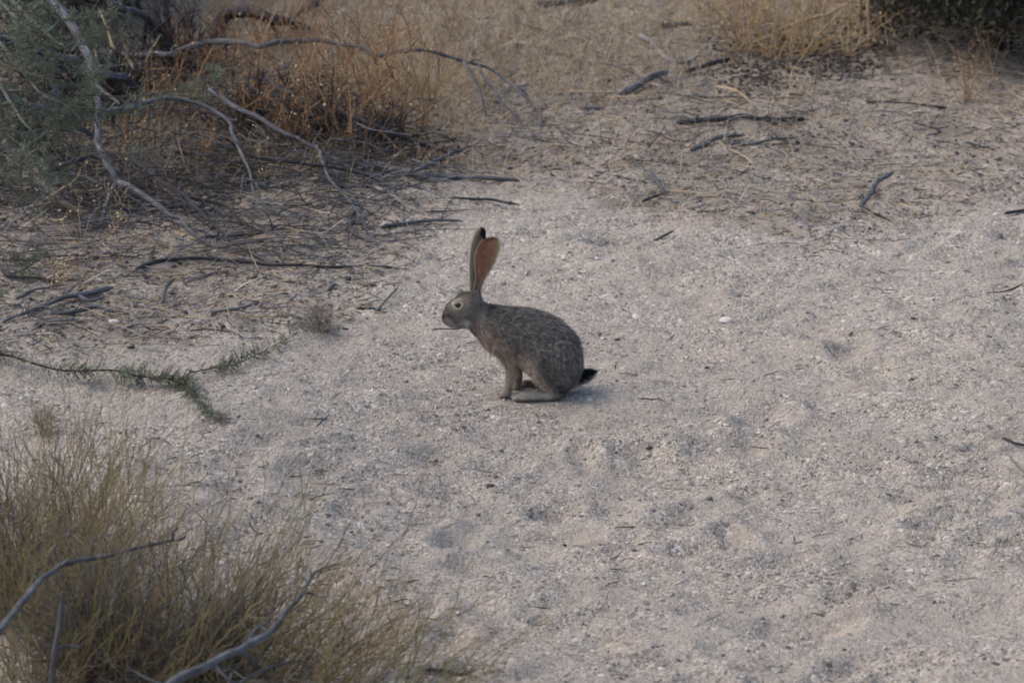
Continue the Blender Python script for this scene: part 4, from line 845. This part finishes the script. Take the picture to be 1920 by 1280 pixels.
def fur_colour(p, nrm):
    u = p[:, 0]/KU+704; v = 1081-p[:, 2]/KV-590*p[:, 1]; lv = 1081-p[:, 2]/KV
    c = np.tile(np.array([.15, .138, .127]), (len(p), 1))
    def put(w, col): 
        nonlocal c
        w = np.clip(w, 0, 1)[:, None]; c = c*(1-w)+np.array(col)*w
    g = lambda d, s: np.exp(-(d/s)**2)
    body = (u > 380) & (lv < 900)
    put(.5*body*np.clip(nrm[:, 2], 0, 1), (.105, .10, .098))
    n1 = vnoise(p[:, 0]*1.0, p[:, 2]*1.0+p[:, 1]*.3, 45, 31); put(.5*np.clip(n1*2, 0, 1), (.17, .145, .12)); put(.6*np.clip(-n1*2, 0, 1), (.07, .064, .06))
    # grizzled flecks lying along the lie of the coat
    cs_, sn_ = .80, .60
    al = p[:, 0]*cs_-p[:, 2]*sn_; ac = p[:, 0]*sn_+p[:, 2]*cs_
    n2 = .8*vnoise(al, ac*2.4+p[:, 1]*.8, 190, 33)+.8*vnoise(al, ac*2.2+p[:, 1], 330, 34)
    k2 = np.where(u > 370, 1.0, .45)
    put(.9*k2*np.clip(n2*2.9, 0, 1), (.30, .277, .252)); put(.8*k2*np.clip(-n2*2.6, 0, 1), (.05, .047, .047))
    put(.95*g(segd(u, v, (350, 715), (560, 905)), 62)*(nrm[:, 2] < .35), (.48, .36, .275))          # tawny breast
    put(.45*g(segd(u, v, (450, 790), (560, 840)), 70), (.20, .145, .115))
    put(.9*((u > 540) & (u < 720) & (nrm[:, 2] < -.25) & (lv > 780)), (.55, .45, .37))              # pale belly
    put(.85*((lv > 900) & (u < 660) & (np.abs(p[:, 1]) > .015)), (.45, .365, .285))                    # forelegs
    put(.9*g(segd(u, v, (628, 885), (800, 1080)), 42)*(p[:, 1] < 0), (.54, .43, .335))               # pale front of the thigh
    put(.7*g(segd(u, v, (745, 900), (815, 1050)), 32)*(p[:, 1] < 0), (.08, .07, .062))               # shade painted into the fold behind the shank
    put(.9*g(segd(u, v, (600, 1095), (780, 1085)), 45)*(lv > 1020), (.54, .48, .40)); put(.6*(nrm[:, 2] < -.3)*(lv > 1030), (.10, .085, .07))               # hind foot
    put(.8*g(np.hypot(u-930, v-1075), 60), (.26, .19, .14))
    head = u < 400
    put(.6*(head & (v > 440)), (.23, .205, .18))
    put(.8*g(np.hypot(u-228, v-680), 34), (.46, .42, .36)); put(.95*g(np.hypot(u-300, v-668), 26), (.75, .70, .63)); put(.6*g(np.hypot(u-185, v-650), 22), (.30, .26, .22))
    put(.8*g(segd(u, v, (196, 616), (232, 655)), 14), (.06, .052, .047)); put(.7*g(segd(u, v, (270, 600), (330, 640)), 22), (.10, .088, .078)); put(.8*g(np.hypot(u-165, v-622), 12), (.04, .033, .03))
    put(1.0*g(np.hypot(u-251, v-553), 42), (.62, .52, .39)); put(.8*g(segd(u, v, (222, 520), (255, 505)), 12), (.06, .05, .045))
    put(.6*g(segd(u, v, (265, 610), (320, 610)), 26), (.33, .30, .265)); put(.7*g(segd(u, v, (235, 500), (300, 485)), 16), (.10, .085, .07)); put(.6*g(np.hypot(u-190, v-655), 20), (.42, .37, .32))
    put(.95*g(np.hypot((u-440)*.6, v-575), 24), (.035, .032, .03)); put(.5*g(np.hypot(u-370, v-640), 40), (.24, .2, .17))
    return c
bc = np.ones((nv, 4), np.float32); bc[:, :3] = fur_colour(co, no)*.8
a_ = me.attributes.new('col', 'FLOAT_COLOR', 'POINT'); a_.data.foreach_set('color', bc.ravel())
M_FUR = mat_col('fur', .75, .2, .1); M_SKIN = mat_col('hide', .9, .1)
me.materials.clear(); me.materials.append(M_SKIN)
body = bpy.data.objects.new('body', me); COL.objects.link(body); body.parent = hare
def fur(me, n, lenf, colf, flow, name, parent, wid=.0006, lift=.32):
    me.calc_loop_triangles(); nt_ = len(me.loop_triangles); tv = np.zeros(nt_*3, np.int32); me.loop_triangles.foreach_get('vertices', tv); tv = tv.reshape(-1, 3)
    vc = np.zeros(len(me.vertices)*3, np.float32); me.vertices.foreach_get('co', vc); vc = vc.reshape(-1, 3).astype(float)
    vn = np.zeros(len(me.vertices)*3, np.float32); me.vertices.foreach_get('normal', vn); vn = vn.reshape(-1, 3).astype(float)
    A, Bv, Cv = vc[tv[:, 0]], vc[tv[:, 1]], vc[tv[:, 2]]; ar = np.linalg.norm(np.cross(Bv-A, Cv-A), axis=1); pick = rng.choice(nt_, n, p=ar/ar.sum())
    r1 = np.sqrt(rng.uniform(0, 1, n))[:, None]; r2 = rng.uniform(0, 1, n)[:, None]
    w = np.concatenate([1-r1, r1*(1-r2), r1*r2], 1)
    p = (vc[tv[pick]]*w[..., None]).sum(1); nn = (vn[tv[pick]]*w[..., None]).sum(1); nn /= np.linalg.norm(nn, axis=1, keepdims=True)
    f = flow(p, nn); f = f-nn*(f*nn).sum(1, keepdims=True); f /= np.linalg.norm(f, axis=1, keepdims=True)+1e-9
    f = f+rng.normal(0, .22, f.shape); L = lenf(p, nn)*rng.uniform(.65, 1.25, n)
    d = f*(1-lift)+nn*lift; d /= np.linalg.norm(d, axis=1, keepdims=True)
    sd = np.cross(d, nn+rng.normal(0, .3, nn.shape)); sd /= np.linalg.norm(sd, axis=1, keepdims=True)+1e-9
    wd = wid*rng.uniform(.7, 1.3, n)[:, None]
    mid = p+d*(L*.55)[:, None]; tip = p+(d*.9+f*.2-np.array([0, 0, .06]))*L[:, None]
    V = np.stack([p-sd*wd, p+sd*wd, mid-sd*wd*.8, mid+sd*wd*.8, tip], 1)
    col = colf(p, nn); kind = rng.uniform(0, 1, n)[:, None]
    col = col*rng.uniform(.75, 1.3, (n, 1)); tipc = np.where(kind < .34, col*.28, np.where(kind < .62, np.minimum(col*1.9+.02, .7), col))
    C = np.stack([col*.6, col*.6, col, col, tipc], 1).reshape(-1, 3)
    b = (np.arange(n)*5)[:, None]; q = b+np.array([[0, 1, 3, 2]]); t = b+np.array([[2, 3, 4]])
    o = mk(name, V.reshape(-1, 3), q, t, M_FUR, col=C, smooth=False); o.parent = parent; o.location = (0, 0, 0); return o
def flow_body(p, n):
    u = p[:, 0]/KU+704; f = np.tile(np.array([1.0, 0, -.35]), (len(p), 1))
    f[u > 800] = [.55, 0, -.9]; f[(p[:, 2] < .12) & (u < 680)] = [.1, 0, -1]; f[(p[:, 2] < .045)] = [-1, 0, -.2]; f[u < 360] = [1, 0, .25]
    return f
def len_body(p, n):
    u = p[:, 0]/KU+704; L = np.full(len(p), .0175); L[u < 380] = .010; L[u < 270] = .0062
    L[(p[:, 2] < .13) & (u < 690)] = .0075; L[p[:, 2] < .04] = .0075; L[(u > 390) & (u < 560) & (n[:, 2] < 0) & (p[:, 2] > .12)] = .026
    de = np.hypot(p[:, 0]-UV(252, 553, -.026)[0], p[:, 2]-UV(252, 553, -.026)[2]); L = L*np.where((de < .03), np.clip((de-.015)/.012, .12, 1), 1)
    return L
fo = fur(me, 120000, len_body, fur_colour, flow_body, 'fur', body, .0006, .46)

# ears
def ear(side_pts, cup, sgn, colf, thick, label):
    """side_pts: (v, u_left, u_right, y) rows from base to tip; cup pushes the rims towards sgn*y"""
    sp_ = np.array(side_pts, float); ns, ntt = 44, 17
    row = np.linspace(0, len(sp_)-1, ns)
    c_ = catmull(sp_, ns)
    G = np.zeros((2, ns, ntt, 3)); T = np.linspace(-1, 1, ntt)
    for i in range(ns):
        v, ul, ur, y = c_[i]; half = (ur-ul)/2; mid = (ur+ul)/2
        if i == ns-1: half *= .3
        for j, t in enumerate(T):
            base_y = y+sgn*cup*half*KU*(t*t-.4)
            G[0, i, j] = UV(mid+half*t, v, base_y); th = thick*(1-abs(t)**3*.8)
            G[1, i, j] = UV(mid+half*t, v, base_y-sgn*th)
    V = G.reshape(-1, 3); off = ns*ntt
    idx = np.arange(ns*ntt).reshape(ns, ntt); a, b, c, d = idx[:-1, :-1].ravel(), idx[:-1, 1:].ravel(), idx[1:, 1:].ravel(), idx[1:, :-1].ravel()
    q = [np.stack([a, b, c, d], 1), np.stack([a, d, c, b], 1)+off]
    per = np.concatenate([idx[0, :], idx[1:, -1], idx[-1, -2::-1], idx[-2:0:-1, 0]]); pn = np.roll(per, -1)
    q.append(np.stack([pn, per, per+off, pn+off], 1))
    S_, T_ = np.meshgrid(np.linspace(0, 1, ns), T, indexing='ij')
    C = np.concatenate([colf(0, S_.ravel(), T_.ravel()), colf(1, S_.ravel(), T_.ravel())])
    o = mk('ear', V, np.concatenate(q), None, M_EAR, parent=None, col=C); o.parent = hare; o.location = (0, 0, 0)
    if label: o['label'] = label
    # fringe of short hairs along both rims and the tip
    e0 = np.concatenate([G[0, 4:, 0], G[0, -1, 1:-1], G[0, 4:, -1][::-1]]); nn_ = 1500; i = rng.integers(0, len(e0)-1, nn_); f = rng.uniform(0, 1, nn_)[:, None]
    st = e0[i]*(1-f)+e0[i+1]*f; cen = G[0].mean((0, 1)); od = st-np.stack([np.interp(st[:, 2], G[0, :, ntt//2, 2], G[0, :, ntt//2, k]) for k in range(3)], 1)
    od /= np.linalg.norm(od, axis=1, keepdims=True)+1e-6; dd = od*.45+np.array([.10, 0, .6])+rng.normal(0, .22, (nn_, 3)); ln_ = rng.uniform(.002, .0045, nn_)[:, None]
    pts = st[:, None]+dd[:, None]*np.linspace(0, 1, 3)[None, :, None]*ln_[:, None]
    tipw = (st[:, 2] > G[0, int(ns*.88), 0, 2])[:, None]; cf = np.where(tipw, (.06, .05, .045), (.50, .44, .35))*rng.uniform(.7, 1.2, (nn_, 1))
    V, q, t, b, C = tubes(pts, np.linspace(.0004, .00015, 3)[None], 3, cf, cap=False); fz = mk('fringe', V, q, t, M_FUR, col=C, smooth=False); fz.parent = o; fz.location = (0, 0, 0)
    return o
M_EAR = mat_col('ear_skin', .7, .2, .38, .12)
def sm(x, a, b): t = np.clip((x-a)/(b-a), 0, 1); return (t*t*(3-2*t))[:, None]
def col_near(layer, s, t):
    n = len(s)
    inn = np.tile([.37, .18, .115], (n, 1))*(.72+.5*np.clip(.5+vnoise(s*7, t*2.2, 1.0, 71)+.7*vnoise(s*16, t*5, 1.0, 72), 0, 1.2))[:, None]; out = np.tile([.17, .145, .12], (n, 1))
    c = inn if layer == 0 else out
    if layer == 0:
        w = sm(s, .42, .12); c = c*(1-w)+np.array([.22, .155, .12])*w
        w = sm(s, .82, .97); c = c*(1-w)+np.array([.20, .13, .09])*w
        w = sm(t, .35, .9); c = c*(1-w)+np.array([.24, .19, .11])*w
    w = sm(np.abs(t), .86, 1.0); c = c*(1-w)+np.array([.52, .45, .34])*w*1.0
    w = sm(s, .93, 1.0)*(layer == 1); c = c*(1-w)+np.array([.02, .018, .018])*w
    w = sm(s, .94, .99)*(t < .2)[:, None]; c = c*(1-.6*w)+np.array([.05, .04, .035])*.6*w
    return c
def col_far(layer, s, t):
    n = len(s); c = np.tile([.15, .128, .105], (n, 1))
    if layer == 0: c = np.tile([.30, .17, .11], (n, 1))
    w = sm(-t, .2, -.5)*sm(s, .1, .4); c = c*(1-.6*w)+np.array([.26, .22, .18])*.6*w
    w = sm(np.abs(t), .8, .97); c = c*(1-w)+np.array([.55, .49, .40])*w
    w = sm(s+.10*t, .84, .90)*sm(t, -.15, .15); c = c*(1-w)+np.array([.012, .011, .012])*w
    return c
ear([(530,350,388,-.012),(490,346,388,-.018),(450,348,395,-.021),(400,360,418,-.023),(350,355,450,-.024),(300,351,477,-.024),(250,357,495,-.023),(215,370,502,-.022),(185,391,500,-.021),(168,416,490,-.02),(161,444,468,-.02)], .50, -1, col_near, .0022, 'near ear turned side on, showing reddish skin inside')
ear([(520,318,362,.014),(480,320,366,.018),(440,322,368,.02),(390,319,376,.022),(330,317,388,.023),(270,319,402,.024),(210,325,413,.024),(165,337,418,.024),(135,350,418,.024),(112,366,414,.024),(101,382,404,.024)], .50, 1, col_far, .0022, 'far ear seen from behind with black tip')

# eyes
def eye(y, sg):
    c = UV(252, 553, y); bm = bmesh.new(); bmesh.ops.create_uvsphere(bm, u_segments=28, v_segments=20, radius=.0125)
    me = bpy.data.meshes.new('eye'); bm.to_mesh(me); bm.free()
    vc = np.array([v.co for v in me.vertices]); d = np.hypot(vc[:, 0]-.001, vc[:, 2])/.0125
    cc = np.ones((len(vc), 4), np.float32); cc[:, :3] = np.where((d < .64)[:, None], (.006, .005, .005), np.where((d < .86)[:, None], (.20, .13, .055), (.03, .02, .015)))
    a = me.attributes.new('col', 'FLOAT_COLOR', 'POINT'); a.data.foreach_set('color', cc.ravel())
    me.polygons.foreach_set('use_smooth', np.ones(len(me.polygons), bool)); me.materials.append(M_EYE)
    o = bpy.data.objects.new('eye', me); COL.objects.link(o); o.parent = hare; o.location = c
    a_ = np.arange(32)/32*2*math.pi; b_ = np.arange(8)/8*2*math.pi; A_, B_ = np.meshgrid(a_, b_, indexing='ij')
    wd = .0042*(1+.25*np.sin(A_)); R_ = .0132+wd*np.cos(B_)
    V = np.stack([R_*np.cos(A_)*1.08, sg*(.0045+wd*np.sin(B_)*.8), R_*np.sin(A_)*.92], -1).reshape(-1, 3); i_ = np.arange(256).reshape(32, 8)
    q = np.stack([i_, np.roll(i_, -1, 0), np.roll(np.roll(i_, -1, 0), -1, 1), np.roll(i_, -1, 1)], -1).reshape(-1, 4)
    cl_ = np.where((np.sin(A_.ravel()) > .55)[:, None] & (np.cos(B_.ravel()) > .1)[:, None], (.22, .17, .12), (.60, .51, .39))*rng.uniform(.75, 1.15, (256, 1))
    lid = mk('eyelid', V, q, None, M_SKIN, col=cl_); lid.parent = o; lid.location = (0, 0, 0)
M_EYE = mat_col('eye', .08, .6)
eye(-.0285, -1); eye(.0285, 1)

# tail
bm = bmesh.new(); bmesh.ops.create_uvsphere(bm, u_segments=24, v_segments=16, radius=1)
tm = bpy.data.meshes.new('tail'); bm.to_mesh(tm); bm.free()
vc = np.array([v.co for v in tm.vertices]); p0 = UV(955, 1000, 0); p1 = UV(1056, 960, 0); ax = p1-p0; Lx = np.linalg.norm(ax); ax /= Lx; nz_ = np.cross(ax, [0, 1, 0]); nz_ = nz_ if nz_[2] > 0 else -nz_
s = (vc[:, 0]+1)/2; rr = .0175*(1-.55*s)
tv_ = p0+ax*(s*Lx)[:, None]+np.array([0, 1, 0])*(vc[:, 1]*rr)[:, None]+nz_[None]*(vc[:, 2]*rr)[:, None]
tm.vertices.foreach_set('co', tv_.astype(np.float32).ravel()); tm.update()
def tail_colour(p, n):
    k = (n@nz_); return np.where((k > -.35)[:, None], np.array([.012, .011, .011]), np.array([.42, .37, .32]))
tn = np.zeros(len(tv_)*3, np.float32); tm.vertices.foreach_get('normal', tn)
cc = np.ones((len(tv_), 4), np.float32); cc[:, :3] = tail_colour(tv_, tn.reshape(-1, 3)); a = tm.attributes.new('col', 'FLOAT_COLOR', 'POINT'); a.data.foreach_set('color', cc.ravel())
tm.materials.append(M_SKIN); tl = bpy.data.objects.new('tail', tm); COL.objects.link(tl); tl.parent = hare; tl['label'] = 'short black tail pointing right'
fur(tm, 5000, lambda p, n: np.full(len(p), .022), tail_colour, lambda p, n: np.tile(ax, (len(p), 1)), 'fur', tl, .0006, .38)
# whiskers
n = 14; st = np.array([UV(rng.uniform(185, 215), rng.uniform(628, 660), -.016) for _ in range(n)]); d = np.stack([rng.uniform(-.2, .9, n), np.full(n, -.6), rng.normal(-.1, .35, n)], 1); s = np.linspace(0, 1, 5)[None, :, None]
pts = st[:, None]+d[:, None]*s*.045+np.array([0, 0, -.012])*s*s
V, q, t, b, C = tubes(pts, np.linspace(.0003, .0001, 5)[None], 3, np.array((.4, .37, .33)))
wk = mk('whiskers', V, q, t, M_FUR, col=C); wk.parent = hare; wk.location = (0, 0, 0)
